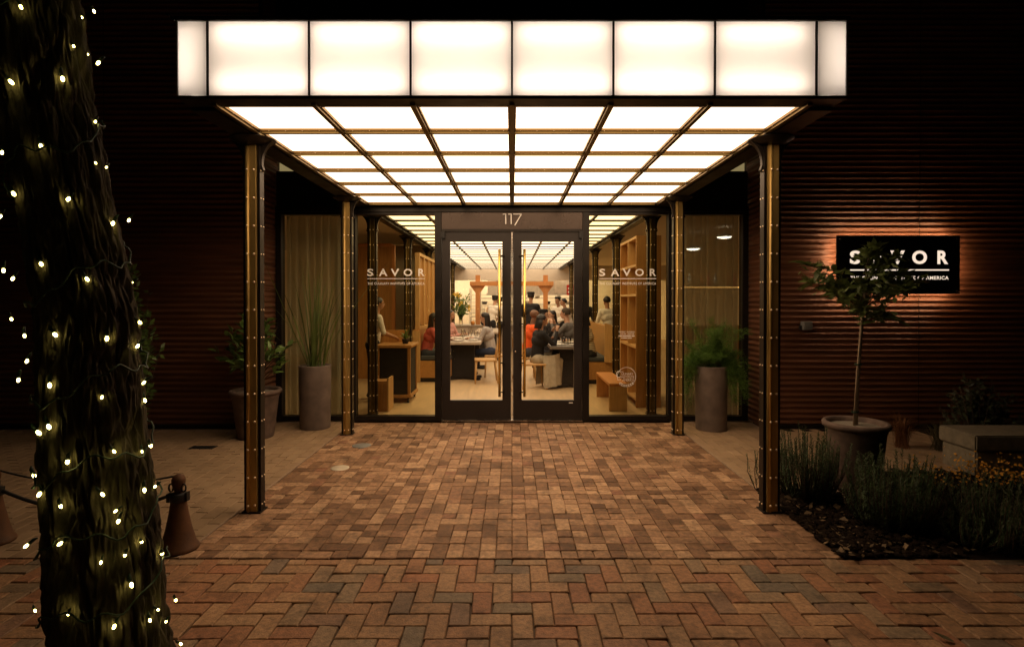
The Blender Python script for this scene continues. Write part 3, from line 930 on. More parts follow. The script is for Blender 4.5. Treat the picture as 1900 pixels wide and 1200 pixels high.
# wall shelf unit
sh = thing('bookshelf', 'tall open wooden shelving unit inside the glass', 'shelf', (1.80, 8.15, 0))
MB().box(0, .36, -.03, 0, .006, 2.50).build('side_panel', M['wood'], sh)
MB().box(0, .36, 1.14, 1.17, .006, 2.50).build('side_panel', M['wood'], sh)
MB().box(.34, .36, .001, 1.139, .006, 2.50).build('back_panel', M['wood'], sh)
for z in (.10, .86, 1.62, 2.05, 2.46):
    MB().box(0, .339, .001, 1.139, z, z+.035).build('shelf', M['pale_wood'], sh)
MB().box(0, .33, .55, .575, .136, 2.459).build('divider', M['pale_wood'], sh)
o = MB().lathe([(.04, 0), (.06, .05), (.05, .12), (.025, .15), (.03, .17)], n=14).build('vase', M['china'], loc=(1.95, 8.45, 1.655)); tag(o, 'small pale vase on the middle shelf of the bookshelf', 'vase')
o = MB().lathe([(.05, 0), (.07, .04), (.045, .10), (.03, .11)], n=14).build('jar', M['black_matte'], loc=(1.95, 8.95, .895)); tag(o, 'dark jar on the low shelf of the bookshelf', 'jar')
o = MB().lathe([(.03, 0), (.055, .06), (.02, .16), (.025, .2)], n=14).build('bottle', M['china'], loc=(1.93, 8.5, 2.085)); tag(o, 'pale bottle on an upper shelf of the bookshelf', 'bottle')
# bench
bn = thing('bench', 'plain wooden bench standing in front of the bookshelf', 'bench', (1.49, 8.45, 0))
bevel(MB().box(-.13, .13, -.62, .62, .36, .40).build('seat', M['orange_wood'], bn), .005, 1)
MB().box(-.125, .125, -.60, -.56, .006, .3595).build('leg', M['pale_wood'], bn)
MB().box(-.125, .125, .56, .60, .006, .3595).build('leg', M['wood'], bn)

# ---------------- tables, chairs
def table(x0, x1, y0, y1, top, label, dark):
    t = thing('dining_table', label, 'table', ((x0+x1)/2, (y0+y1)/2, 0))
    w = (x1-x0)/2; d = (y1-y0)/2
    bevel(MB().box(-w, w, -d, d, .705, .76).build('tabletop', top, t), .006, 1)
    for yy in (-d+.35, d-.35):
        m = MB(); m.box(-.22, .22, yy-.12, yy+.12, .05, .7045); m.build('pedestal', dark, t)
        m = MB(); m.bar((-.33, yy-.2, .028), (.33, yy+.2, .028), .07, .045); m.bar((-.33, yy+.2, .0285), (.33, yy-.2, .0285), .07, .045)
        m.build('foot', dark, t)
    return t
table(-1.32, -.60, 10.75, 13.2, M['table_top'], 'pale topped dining table beside the slatted screen', M['black_matte'])
table(.66, 1.22, 9.75, 11.0, M['grey_top'], 'grey topped dining table beside the banquette with the bookshelf', M['black_matte'])
table(-.95, -.35, 14.2, 16.0, M['table_top'], 'small white table deeper in the hall', M['black_matte'])

def make_chair(label):
    t = thing('dining_chair', label, 'chair', (0, 0, 0), 0, 'wooden chairs at the tables')
    bevel(MB().box(-.21, .21, -.21, .21, .42, .455).build('seat', M['pale_wood'], t), .01, 1)
    for x, y, dx, dy in ((-.18, .18, -.03, .02), (.18, .18, .03, .02), (-.18, -.18, -.03, -.04), (.18, -.18, .03, -.04)):
        MB().tube([(x, y, .4195), (x+dx, y+dy, .008)], [.02, .013], 8).build('leg', M['pale_wood'], t)
    for x in (-.18, .18):
        MB().tube([(x, -.19, .456), (x, -.25, .82)], [.016, .012], 8).build('back_post', M['pale_wood'], t)
    m = MB(); m.bar((-.2, -.245, .78), (.2, -.245, .78), .02, .10); m.bar((-.18, -.222, .62), (.18, -.222, .62), .016, .04)
    m.build('backrest', M['pale_wood'], t)
    return t
ch0 = make_chair('empty wooden chair drawn up to the pale table')
ch0.location = (-.50, 10.62, 0); ch0.rotation_euler = (0, 0, R(95))
for (x, y, a, lab) in ((-.35, 11.45, 92, 'wooden chair under the long haired woman in grey'), (.38, 9.95, -82, 'wooden chair under the woman in the black top'), (.25, 11.0, -88, 'wooden chair under the man in the orange shirt')):
    c = copy_tree(ch0); c.location = (x, y, 0); c.rotation_euler = (0, 0, R(a)); c['label'] = lab

# tableware
plate = MB().lathe([(.05, 0), (.075, .006), (.115, .016), (.117, .019), (.07, .010), (.001, .008)], n=20).mesh('plate', M['china'])
glass_me = MB().lathe([(.032, 0), (.032, .003), (.005, .008), (.005, .075), (.03, .11), (.036, .15), (.030, .19)], n=12, caps=False).mesh('wine_glass', M['drink'])
tumb = MB().lathe([(.03, 0), (.036, .11), (.034, .11), (.028, .01)], n=12, caps=False).mesh('tumbler', M['drink'])
ORD = 'first second third fourth fifth sixth seventh eighth ninth tenth eleventh twelfth thirteenth fourteenth fifteenth sixteenth seventeenth eighteenth nineteenth twentieth twenty-first twenty-second'.split()
def on_table(me, name, x, y, z, label, cat, grp):
    tag(link(name, me, None, (x, y, z)), label, cat, grp)
for q, (x, y) in enumerate([(-1.05, 11.0), (-.78, 11.15), (-1.12, 11.7), (-.76, 11.9), (-1.1, 12.5), (-.78, 12.7)]):
    on_table(plate, 'plate', x, y, .761, 'white plate on the pale table by the screen, %s from the doors' % ORD[q], 'plate', 'plates on the pale table')
for q, (x, y) in enumerate([(-.98, 11.35), (-.9, 11.25), (-1.02, 11.55), (-.84, 11.5), (-1.06, 12.1), (-.88, 12.2), (-.95, 12.7), (-.7, 10.95), (-.82, 10.9), (-1.15, 11.2), (-.74, 11.35), (-.68, 11.7), (-.95, 10.95)]):
    on_table(glass_me, 'wine_glass', x, y, .761, 'clear wine glass on the pale table by the screen, %s from the doors' % ORD[q], 'wine glass', 'wine glasses on the pale table')
for q, (x, y) in enumerate([(.86, 10.0), (1.12, 9.95), (.85, 10.4), (1.10, 10.5), (.90, 10.8)]):
    on_table(plate, 'plate', x, y, .761, 'white plate on the grey table by the banquette, %s from the doors' % ORD[q], 'plate', 'plates on the grey table')
for q, (x, y) in enumerate([(.93, 10.15), (1.0, 10.3), (.98, 10.6), (1.04, 10.15)]):
    on_table(tumb, 'tumbler', x, y, .761, 'clear tumbler on the grey table by the banquette, %s from the doors' % ORD[q], 'glass', 'tumblers on the grey table')
for x, y, n_ in ((-.72, 15.4, 'on the white table deep in the hall'),):
    on_table(glass_me, 'wine_glass', x, y, .761, 'lone wine glass '+n_, 'wine glass', None)

# kitchen island with timber frame
isl = thing('service_island', 'grey service island below the timber frame', 'counter', (0, 17.4, 0))
MB().box(-2.1, 1.9, -.35, .35, .006, .76).build('body', M['grey_wall'], isl)
MB().box(-2.15, 1.95, -.40, .40, .761, .80).build('worktop', M['steel'], isl)
tf = thing('timber_frame', 'orange timber post and beam frame over the service island', 'frame', (0, 17.4, .801))
for x in (-1.06, 1.04):
    MB().box(x-.07, x+.07, -.07, .07, 0, 1.53).build('post', M['orange_wood'], tf)
    for s in (-1, 1):
        MB().prism([(x+s*.071, .98), (x+s*.071, 1.20), (x+s*.23, 1.20)] if s > 0 else [(x+s*.071, .98), (x+s*.23, 1.20), (x+s*.071, 1.20)], -.04, .04).build('brace', M['orange_wood'], tf)
for y0, y1 in ((-.14, -.0705), (.0705, .14)):
    MB().box(-1.30, 1.28, y0, y1, 1.201, 1.33).build('beam', M['orange_wood'], tf)
# flowers
fl = thing('flower_vase', 'tall glass vase of yellow lilies and green leaves on the island', 'vase of flowers', (-1.57, 17.2, .801))
MB().lathe([(.06, 0), (.055, .2), (.075, .38), (.07, .38), (.05, .2), (.05, .01)], n=16, caps=False).build('vase', M['drink'], fl)
b = MB(); pet = MB()
for q in range(46):
    a = rnd.uniform(0, 6.28); sp1 = rnd.uniform(.05, .34); h = rnd.uniform(.45, .95)
    tip = Vector((math.cos(a)*sp1, math.sin(a)*sp1, h))
    b.tube([(0, 0, .1), tip*.6+Vector((0, 0, .1)), tip], .005, 4)
    for z in range(4):
        c = tip*rnd.uniform(.55, 1); d = Vector((rnd.gauss(0, 1), rnd.gauss(0, 1), rnd.gauss(.3, .7))).normalized(); sd = d.orthogonal().normalized()*.022
        b.add([c, c+d*.07+sd, c+d*.14, c+d*.07-sd], [(0, 1, 2, 3)])
    if q % 4 == 0:
        for z in range(6):
            d = Vector((rnd.gauss(0, 1), rnd.gauss(0, 1), rnd.gauss(.2, .8))).normalized(); sd = d.orthogonal().normalized()*.025
            pet.add([tip, tip+d*.06+sd, tip+d*.12, tip+d*.06-sd], [(0, 1, 2, 3)])
b.build('foliage', M['shrub_leaf'], fl); pet.build('petals', M['lily'], fl)
# things on the island
for q, (x, w_, h_, m_, lab) in enumerate(((-1.2, .12, .12, 'amber', 'amber jar on the island near the lilies'), (-.85, .2, .14, 'black_matte', 'dark round bowl on the island'), (-.2, .13, .18, 'china', 'white crock on the middle of the island'), (.45, .15, .16, 'china', 'white pot on the island behind the orange shirt'), (.75, .09, .2, 'amber', 'amber bottle on the island near the post'), (1.4, .16, .13, 'china', 'white tub at the far end of the island'))):
    o = MB().lathe([(w_*.4, 0), (w_*.55, h_*.4), (w_*.5, h_*.8), (w_*.3, h_), (.001, h_)], n=14).build('jar', M[m_], loc=(x, 17.15, .801)); tag(o, lab, 'jar')

# kitchen at the far end
kb = thing('range_hood', 'long brushed steel kitchen hood below the bulkhead', 'hood', (0, 23.5, 0))
MB().prism([(-1.0, 1.80), (2.75, 1.80), (2.75, 2.5), (-1.0, 2.5)][::1], -.5, .5).build('canopy_panel', M['steel'], kb)
MB().box(-1.05, 2.8, -.54, -.501, 1.76, 1.83).build('lip', M['steel'], kb)
for x in (-.3, .4, 1.1, 1.8):
    MB().box(x-.01, x+.01, -.512, -.501, 1.84, 2.49).build('seam', M['grey_wall'], kb)
ks = thing('kitchen_shelf', 'steel kitchen shelving with jars at the far wall', 'shelf', (0, 24.6, 0))
for z in (.95, 1.35, 1.62):
    MB().box(-1.4, 2.9, -.2, .2, z, z+.03).build('shelf', M['steel'], ks)
for x in (-1.38, .1, 1.4, 2.88):
    MB().box(x-.02, x+.02, -.19, .19, .005, 1.9).build('upright', M['steel'], ks)
jm = MB().lathe([(.06, 0), (.06, .2), (.04, .23), (.04, .26), (.001, .26)], n=10)
jar_w = jm.mesh('jar', M['china']); jar_a = jm.mesh('jar', M['amber']); jar_k = jm.mesh('jar', M['steel'])
for q in range(22):
    x = -1.25+q*.19
    tag(link('jar', [jar_w, jar_a, jar_k, jar_w][q % 4], None, (x, 24.5, .981)), '%s jar on the low kitchen shelf, %s from the wire rack end' % (['white', 'amber', 'steel', 'white'][q % 4], ORD[q]), 'jar', 'jars in a row on the kitchen shelf')
for q in range(9):
    x = -1.2+q*.46
    tag(link('pan', MB().lathe([(.10, 0), (.13, .12), (.12, .12), (.09, .01)], n=14, caps=False).mesh('pan', M['steel' if q % 3 else 'black_matte']), None, (x, 24.55, 1.651 if q % 2 else 1.381)), '%s pan on the %s kitchen shelf, %s from the wire rack' % ('steel' if q % 3 else 'black', 'topmost' if q % 2 else 'middle', ORD[q//2]), 'pan', 'pans on the kitchen shelves')
wr = thing('wire_rack', 'wire rack of trays beside the hood', 'rack', (-1.15, 20.4, 0))
for q in range(12):
    MB().box(-.35, .50, -.3, .3, .30+q*.13, .312+q*.13).build('tray', M['steel'], wr)
for x in (-.36, .51):
    for y in (-.29, .29): MB().box(x-.012, x+.012, y-.012, y+.012, .005, 1.98).build('upright', M['steel'], wr)
kl = thing('kitchen_light', 'bright ceiling lights over the kitchen', 'ceiling light', (0, 23.6, 3.28))
for x in (-3.2, -1.2, .8, 2.8): MB().box(x-.7, x+.7, -1.0, -.75, -.04, 0).build('diffuser', M['kitchen_lamp'], kl)
for x in (-3.2, -1.2, .8, 2.8): MB().box(x-.7, x+.7, 1.0, 1.25, -.04, 0).build('diffuser', M['kitchen_lamp'], kl)
o = thing('exit_sign', 'small red sign on the kitchen wall', 'sign', (2.3, 21.85, 1.95))
MB().box(-.17, .17, -.02, .0, -.20, .20).build('plate', M['red_sign'], o)
b = MB()
for z in (.06, -.08):
    for x in (-.10, -.02, .06): b.box(x-.02, x+.025, -.024, -.0205, z-.035, z+.035)
b.build('marking', M['vinyl'], o)

# bar with pendant lamps glimmering behind the sheer curtain
bar = thing('back_bar', 'lit back bar shelf with bottles behind the curtain', 'bar shelf', (3.95, 11.2, 0))
MB().box(-.75, .75, -.12, .12, 1.80, 1.83).build('shelf', M['wood_h'], bar)
MB().box(-.75, .75, -.135, -.121, 1.805, 1.825).build('strip_light', M['strip_lamp'], bar)
MB().box(-.75, .75, .121, .16, .005, 1.05).build('counter', M['wood'], bar)
for x in (-.73, .73): MB().box(x-.015, x+.015, .0, .1205, 1.831, 2.3).build('upright', M['wood'], bar)
for x in (-.73, .73): MB().box(x-.015, x+.015, .0, .1205, .006, 1.799).build('upright', M['wood'], bar)
bt = MB().lathe([(.035, 0), (.036, .16), (.013, .21), (.013, .27), (.001, .27)], n=10)
bms = [bt.mesh('bottle', M[x]) for x in ('amber', 'drink', 'china', 'red_sign')]
for q in range(11):
    tag(link('bottle', bms[(q*7) % 4], None, (3.28+q*.13, 11.2, 1.831)), '%s bottle on the lit back bar, %s from the column side' % (['amber', 'clear', 'white', 'red'][(q*7) % 4], ORD[q]), 'bottle', 'bottles on the back bar')
for (x, y, z, lab) in ((3.52, 10.9, 2.53, 'glowing pendant lamp lower behind the curtain'), (3.86, 10.2, 2.68, 'glowing pendant lamp higher behind the curtain')):
    t = thing('pendant_lamp', lab, 'pendant lamp', (x, y, z), 0, 'pendant lamps behind the curtain')
    MB().lathe([(.05, .10), (.20, 0.03), (.205, .02), (.045, .085)], n=18, caps=False).build('shade', M['white_box'], t)
    MB().ball((0, 0, .03), (.13, .13, .035), 14, 6).build('bulb', M['pendant'], t)
    MB().tube([(0, 0, .10), (0, 0, CZ+.10-z)], .006, 6).build('cord', M['black_matte'], t)

# ------------------------------------------------------------------ people
SKIN = {'light': (.50, .29, .19), 'tan': (.36, .19, .11), 'brown': (.17, .080, .045)}
for kk, v in SKIN.items(): M['skin_'+kk] = mat('skin_'+kk, v, .5, var=.08, spec=.35)
def cloth(c):
    key = 'cloth_%.3f_%.3f_%.3f' % c
    if key not in M: M[key] = mat(key, c, .85, var=.14, scale=18, bump=.3, bscale=30)
    return M[key]

def person(label, loc, face, pose, shirt, trousers, skin='tan', hair='short', hair_col=None, hat=None, h=1.72, arms='down', sleeve='long', lean=0.0, stripes=False, shoes=(.02, .015, .012)):
    """face: heading in degrees, 0 looks away from the doors, 90 towards -X, -90 towards +X"""
    t = thing('person', label, 'person', loc, R(face))
    s = h/1.72
    mats = [M['skin_'+skin], M[stripes] if isinstance(stripes, str) else cloth(shirt), cloth(trousers), cloth(shoes)]
    caps = []      # (p, q, rp, rq, material)
    def c(p, q, rp, rq, m): caps.append((Vector(p)*s, Vector(q)*s, rp*s, rq*s, m))
    sit = pose == 'sit'
    hipz = .53 if sit else .92
    ly = lean
    def up(z):      # torso line: forward offset grows with height above the hip
        return ly*(z-hipz)
    sh = hipz + .50
    for sx in (-1, 1):
        x = sx*.095
        if sit:
            c((x, 0, hipz), (sx*.11, .42, .50), .088, .062, 2); c((sx*.11, .42, .50), (sx*.115, .40, .10), .058, .042, 2)
            c((sx*.115, .37, .05), (sx*.125, .56, .04), .042, .034, 3)
        else:
            c((x, 0, hipz), (sx*.10, .015, .50), .090, .060, 2); c((sx*.10, .015, .50), (sx*.105, -.02, .10), .058, .043, 2)
            c((sx*.105, -.04, .05), (sx*.12, .14, .038), .043, .034, 3)
    c((-.07, 0, hipz), (.07, 0, hipz), .115, .115, 2)
    c((0, up(hipz+.08), hipz+.08), (0, up(hipz+.22), hipz+.22), .122, .120, 1)
    c((-.05, up(hipz+.34), hipz+.34), (.05, up(hipz+.34), hipz+.34), .128, .128, 1)
    c((-.11, up(sh-.06), sh-.06), (.11, up(sh-.06), sh-.06), .098, .098, 1)
    c((-.165, up(sh), sh-.02), (.165, up(sh), sh-.02), .060, .060, 1)
    hz = sh+.20; hy = up(sh)+.03+ly*.10
    c((0, up(sh), sh-.01), (0, hy-.02, hz-.06), .056, .050, 0)
    # head: skull, jaw, nose, ears
    c((0, hy-.018, hz+.045), (0, hy+.012, hz+.04), .082, .078, 0)
    c((0, hy+.03, hz-.045), (0, hy+.035, hz-.03), .052, .058, 0)
    c((0, hy+.088, hz+.02), (0, hy+.103, hz-.005), .010, .015, 0)
    for sx in (-1, 1): c((sx*.082, hy-.005, hz+.02), (sx*.084, hy-.01, hz+.0), .013, .011, 0)
    for sx in (-1, 1):
        S0 = Vector((sx*.185, up(sh), sh-.03))
        if arms == 'down':
            E = Vector((sx*.235, up(sh)-.03, sh-.31)); W = Vector((sx*.225, up(sh)+.07, sh-.55))
        elif arms == 'table':
            E = Vector((sx*.24, up(sh)+.10, sh-.27)); W = Vector((sx*.13, up(sh)+.34, sh-.23))
        elif arms == 'raise':
            E = Vector((sx*.22, up(sh)+.20, sh-.24)); W = Vector((sx*.10, up(sh)+.30, sh+.02))
        else:        # work: hands low in front
            E = Vector((sx*.24, up(sh)+.06, sh-.28)); W = Vector((sx*.12, up(sh)+.28, sh-.36))
        Wm = E+(W-E)*(.92)
        c(S0, E, .056, .043, 1)
        c(E, Wm, .042, .031, 1 if sleeve == 'long' else 0)
        d = (W-E).normalized(); Pm = W+d*.05
        c(Wm, Pm, .026, .030, 0)
        side = d.cross(Vector((0, 0, 1)))
        if side.length < .1: side = Vector((1, 0, 0))
        side.normalize(); nrm = side.cross(d).normalized()
        for fi, (o_, ln) in enumerate(((-.026, .065), (-.009, .078), (.009, .074), (.026, .058))):
            a = Pm+side*o_+d*.015; m_ = a+d*ln*.55-nrm*.006; e_ = m_+d*ln*.35-nrm*.03
            c(a, m_, .0105, .010, 0); c(m_, e_, .010, .0085, 0)
        a = W+d*.02-side*sx*.02; c(a, a+d*.045-side*sx*.03-nrm*.012, .013, .010, 0)
    mb_ = MB()
    for (p, q, rp, rq, m_) in caps:
        mb_.ball(p, rp, 12, 8); mb_.ball(q, rq, 12, 8)
        if (q-p).length > 1e-4: mb_.tube([p, q], [rp, rq], 12)
    tmp = mb_.build('tmp', mats)
    rm = tmp.modifiers.new('r', 'REMESH'); rm.mode = 'VOXEL'; rm.voxel_size = .0125*s
    sm = tmp.modifiers.new('s', 'SMOOTH'); sm.factor = .5; sm.iterations = 2
    dg = bpy.context.evaluated_depsgraph_get(); dg.update()
    me = bpy.data.meshes.new_from_object(tmp.evaluated_get(dg))
    bpy.data.objects.remove(tmp)
    me.materials.clear()
    for m_ in mats: me.materials.append(m_)
    segs = [(p, q-p, max((q-p).length_squared, 1e-9), rp, rq, m_) for (p, q, rp, rq, m_) in caps]
    idx = []
    for f in me.polygons:
        co = f.center; best = 9; bi = 0
        for p, d, l2, rp, rq, m_ in segs:
            u = (co-p).dot(d)/l2; u = 0 if u < 0 else 1 if u > 1 else u
            v = (co-(p+d*u)).length-(rp+(rq-rp)*u)
            if v < best: best = v; bi = m_
        idx.append(bi)
    me.polygons.foreach_set('material_index', idx)
    me.polygons.foreach_set('use_smooth', [True]*len(idx))
    me.name = 'body'
    link('body', me, t)
    C = Vector((0, hy, hz))*s
    e = MB()
    for sx in (-1, 1): e.ball(C+Vector((sx*.032, .083, .022))*s, .009*s, 8, 5)
    e.build('eyes', M['black_iron'], t)
    e = MB(); e.bar(C+Vector((-.02, .092, -.043))*s, C+Vector((.02, .092, -.043))*s, .006, .006); e.build('mouth', M['red_sign'], t)
    hm = M['hair'] if hair_col is None else cloth(hair_col)
    if hair != 'bald':
        m = MB()
        # cap of hair: ellipsoid, front cut back from the face
        vs = []; fs = []; nu, nv = 16, 9
        for i in range(nv+1):
            th = math.pi*.66*i/nv
            for q in range(nu):
                a = 2*math.pi*q/nu
                fwd = math.sin(a)
                th2 = th*(1-.52*max(0, fwd))
                vs.append(C+Vector((.090*math.sin(th2)*math.cos(a), -.014+.100*math.sin(th2)*math.sin(a), .038+.096*math.cos(th2)))*s)
        for i in range(nv):
            for q in range(nu):
                a = i*nu+q; b_ = i*nu+(q+1) % nu; fs.append((a, a+nu, b_+nu, b_))
        m.add(vs, fs, True)
        if hair in ('long', 'bob'):
            L_ = .36 if hair == 'long' else .16
            rows = 7
            vs = []; fs = []
            for i in range(rows+1):
                u = i/rows
                for q in range(9):
                    a = math.pi*1.02+math.pi*.96*q/8
                    w_ = .094+.03*math.sin(u*3)-.02*u
                    vs.append(C+Vector((w_*math.cos(a)*1.0, -.02+(.095+.02*u)*math.sin(a)-.02*u, .03-L_*u+.004*math.sin(q*3)))*s)
            for i in range(rows):
                for q in range(8):
                    a = i*9+q; fs.append((a, a+9, a+10, a+1))
            m.add(vs, fs, True)
        if hair == 'bun':
            m.ball(C+Vector((0, -.075, .135))*s, .045*s, 12, 8)
        m.build('hair', hm, t)
    if hat:
        m = MB(); cc = C+Vector((0, -.012, .075))*s
        m.lathe([(.096*s, 0), (.099*s, .015*s), (.100*s, .045*s), (.085*s, .062*s), (.001, .066*s)], tuple(cc), 18)
        m.build('cap', cloth(hat), t)
    return t, s

def stripes_mat():
    m, nt, p = base_mat('striped_cloth'); N = nt.nodes.new; L = nt.links.new
    g = N('ShaderNodeNewGeometry'); sx = N('ShaderNodeSeparateXYZ'); L(g.outputs['Position'], sx.inputs[0])
    mu = N('ShaderNodeMath'); mu.operation = 'MULTIPLY'; mu.inputs[1].default_value = 30; L(sx.outputs[2], mu.inputs[0])
    f = N('ShaderNodeMath'); f.operation = 'FRACT'; L(mu.outputs[0], f.inputs[0])
    cr = N('ShaderNodeValToRGB'); cr.color_ramp.interpolation = 'CONSTANT'; e = cr.color_ramp.elements
    e[0].color = (.55, .48, .36, 1); e[1].position = .6; e[1].color = (.10, .085, .06, 1)
    L(f.outputs[0], cr.inputs[0]); L(cr.outputs[0], p.inputs['Base Color']); p.inputs['Roughness'].default_value = .9
    return m
M['striped_cloth'] = stripes_mat()
K = (.012, .011, .012); WHT = (.66, .62, .56)
person('host in white shirt with dark hair bun standing at the cart', (-2.20, 8.85, 0.005), -60, 'stand', WHT, K, 'tan', 'bun', h=1.58, arms='work', sleeve='short', lean=.12)
person('seated woman in coral top on the banquette by the screen', (-1.70, 11.0, 0), -75, 'sit', (.42, .09, .075), (.03, .035, .05), 'brown', 'long', h=1.66, arms='table', lean=.25)
person('seated diner in pink shirt at the far side of the pale table', (-1.50, 12.7, 0), -110, 'sit', (.55, .28, .24), K, 'tan', 'short', h=1.70, arms='table', lean=.15)
person('woman with long dark hair in pale grey top at the pale table', (-.42, 11.45, 0), 78, 'sit', (.40, .37, .36), (.03, .04, .08), 'light', 'long', h=1.66, arms='table', lean=.2)
person('cook in white jacket and black cap leaning over the pass', (-.62, 16.2, 0), -35, 'stand', (.75, .70, .62), K, 'light', 'short', None, K, 1.66, 'work', 'long', .35)
person('cook in white partly behind the brass door pull', (-.28, 16.35, 0), 30, 'stand', (.75, .70, .62), K, 'light', 'short', None, K, 1.62, 'work', 'long', .3)
person('man in black suit and cap standing with his back to the doors', (.48, 14.6, 0), -10, 'stand', K, K, 'tan', 'short', None, K, 1.74, 'work', 'long', .10)
person('bald man in bright orange shirt seated at the grey table', (.30, 11.0, 0), -65, 'sit', (.75, .10, .015), (.04, .04, .05), 'brown', 'bald', None, None, 1.74, 'table', 'short', .22)
person('man in black cap and dark shirt beyond the orange shirt', (.55, 12.25, 0), -100, 'sit', (.03, .03, .035), K, 'light', 'short', None, K, 1.72, 'table', 'long', .2)
pw, s_ = person('woman in black top with pale coat over her lap drinking', (.44, 9.95, 0), -72, 'sit', K, (.40, .34, .24), 'tan', 'bob', None, None, 1.66, 'raise', 'long', .12)
# her pale coat hanging from the lap to the floor
vs = []; fs = []
nU, nV = 26, 10
for j in range(nV+1):
    v = j/nV
    for i in range(nU+1):
        a = -2.3 + 4.6*i/nU
        r_ = .20 + .05*v + .020*math.sin(i*1.9)*(.3+v)
        z = .60 - .55*v + .03*math.cos(a)
        vs.append((r_*math.sin(a)*1.05+.02, .20+r_*math.cos(a)*1.1*(1-.15*v), z))
for j in range(nV):
    for i in range(nU):
        a = j*(nU+1)+i; fs.append((a, a+1, a+nU+2, a+nU+1))
MB().add(vs, fs, True).build('coat', cloth((.46, .40, .30)), pw)
person('man in grey jacket resting his chin on his hands', (1.24, 11.35, 0), 68, 'sit', (.13, .12, .11), K, 'light', 'short', (.05, .035, .02), None, 1.78, 'raise', 'long', .22)
person('dark haired diner beside the man in grey', (1.02, 13.0, 0), 120, 'sit', K, K, 'light', 'long', None, None, 1.68, 'table', 'long', .15)
person('cook in white jacket and black hat at the kitchen counter', (1.42, 16.4, 0), 140, 'stand', (.75, .70, .62), K, 'tan', 'short', None, K, 1.62, 'work', 'long', .2)
person('cook in white shirt nearer the tables by the timber post', (1.60, 15.4, 0), 100, 'stand', (.78, .73, .66), K, 'tan', 'short', None, None, 1.58, 'work', 'long', .3)
person('diner in striped shirt seated on the banquette near the bench', (1.50, 10.68, 0), 70, 'sit', (.4, .36, .28), K, 'tan', 'bob', None, None, 1.68, 'table', 'long', .2, 'striped_cloth')
person('server in dark apron standing behind the striped shirt', (1.75, 13.6, 0), 150, 'stand', K, K, 'light', 'short', None, None, 1.66, 'down', 'short', 0.0)
person('cook in white seen between the bookshelf side columns', (2.12, 12.3, 0), 20, 'stand', (.72, .68, .62), K, 'tan', 'short', None, None, 1.62, 'work', 'long', .1)

# ------------------------------------------------------------------ backlit sign on the wall
ks_ = 6.71/F
sx0, sx1 = (1552-950)*ks_, (1781-950)*ks_; sz0, sz1 = EYE-(545.5-556)*ks_, EYE-(437-556)*ks_
sg = thing('wall_sign', 'black restaurant sign with glowing letters and halo on the wall', 'sign', ((sx0+sx1)/2, 6.71, (sz0+sz1)/2))
W2, H2 = (sx1-sx0)/2, (sz1-sz0)/2
bevel(MB().box(-W2, W2, 0, .018, -H2, H2).build('panel', M['sign_face'], sg), .002, 1)
def zz(py): return EYE-(py-556)*ks_ - (sz0+sz1)/2
cxs = (1668.5-950)*ks_ - (sx0+sx1)/2
savor_letters(sg, [(1586, 19.5), (1627, 27), (1664.5, 27), (1705.5, 27.5), (1748.5, 20)], ks_, (sx0+sx1)/2, zz(477.5), 25, -.003, M['sign_letter'], .035)
MB().box(cxs-91.5*ks_, cxs+91.5*ks_, -.004, -.001, zz(501)-.008, zz(501)+.008).build('rule', M['sign_letter'], sg)
text_part('lettering', 'THE CULINARY INSTITUTE OF AMERICA', cxs, zz(515.5), 182*ks_, 6.5*ks_, -.003, M['sign_letter'], sg, .02, 1.1)
for x in (-W2+.04, W2-.04):
    for z in (-H2+.04, H2-.04):
        MB().lathe([(.012, 0), (.012, .006), (.006, .010), (.001, .010)], n=10).build('standoff', M['chrome'], sg).matrix_local = Matrix.Translation((x, -.0005, z)) @ Matrix.Rotation(R(90), 4, 'X')
for z in (-H2+.022, H2-.022):
    MB().box(-W2+.06, W2-.06, .0195, .028, z-.007, z+.007).build('led_strip', M['sign_led'], sg)
for x in (-W2+.022, W2-.022):
    MB().box(x-.008, x+.008, .0195, .028, -H2+.07, H2-.07).build('led_strip', M['sign_led'], sg)
cb = thing('junction_box', 'small grey metal box on the corrugated wall by the column', 'wall box', ((1496-950)*6.78/F, 6.78, EYE-(604-556)*6.78/F))
bevel(MB().box(-.055, .055, -.05, .035, -.052, .052).build('housing', M['grey_box'], cb), .006, 1)
MB().box(-.04, .04, -.0535, -.0505, -.035, .035).build('cover', M['grey_box'], cb)
MB().box(-.075, -.056, -.01, .03, -.05, .0).build('bracket', M['black_iron'], cb)

# ------------------------------------------------------------------ tree with string lights
TY = 2.15
prof = []
for z_, l_, r_ in ((-.1, 40, 368), (0, 48, 352), (.12, 62, 332), (.239, 74, 318), (.652, 70, 300), (1.066, 63, 275), (1.479, 58, 262), (1.893, 28, 222), (2.306, -14, 185), (2.72, -40, 160)):
    al, ar = math.atan((l_-950)/F), math.atan((r_-950)/F)
    prof.append((z_, TY*math.tan((al+ar)/2), TY/math.cos((al+ar)/2)*math.sin((ar-al)/2)))
prof += [(4.0, prof[-1][1]-.2, .16), (6.0, prof[-1][1]-.45, .12)]
def tr(z):
    for (a, x0, r0), (b_, x1, r1) in zip(prof, prof[1:]):
        if z <= b_ or (b_ == 6.0):
            u = max(0, min(1, (z-a)/(b_-a))); return x0+(x1-x0)*u, r0+(r1-r0)*u
tree = thing('tree', 'thick rough barked tree trunk wrapped in warm string lights', 'tree', (-1.545, TY, 0))
nt_, nz_ = 300, 420
vs = []; fs = []
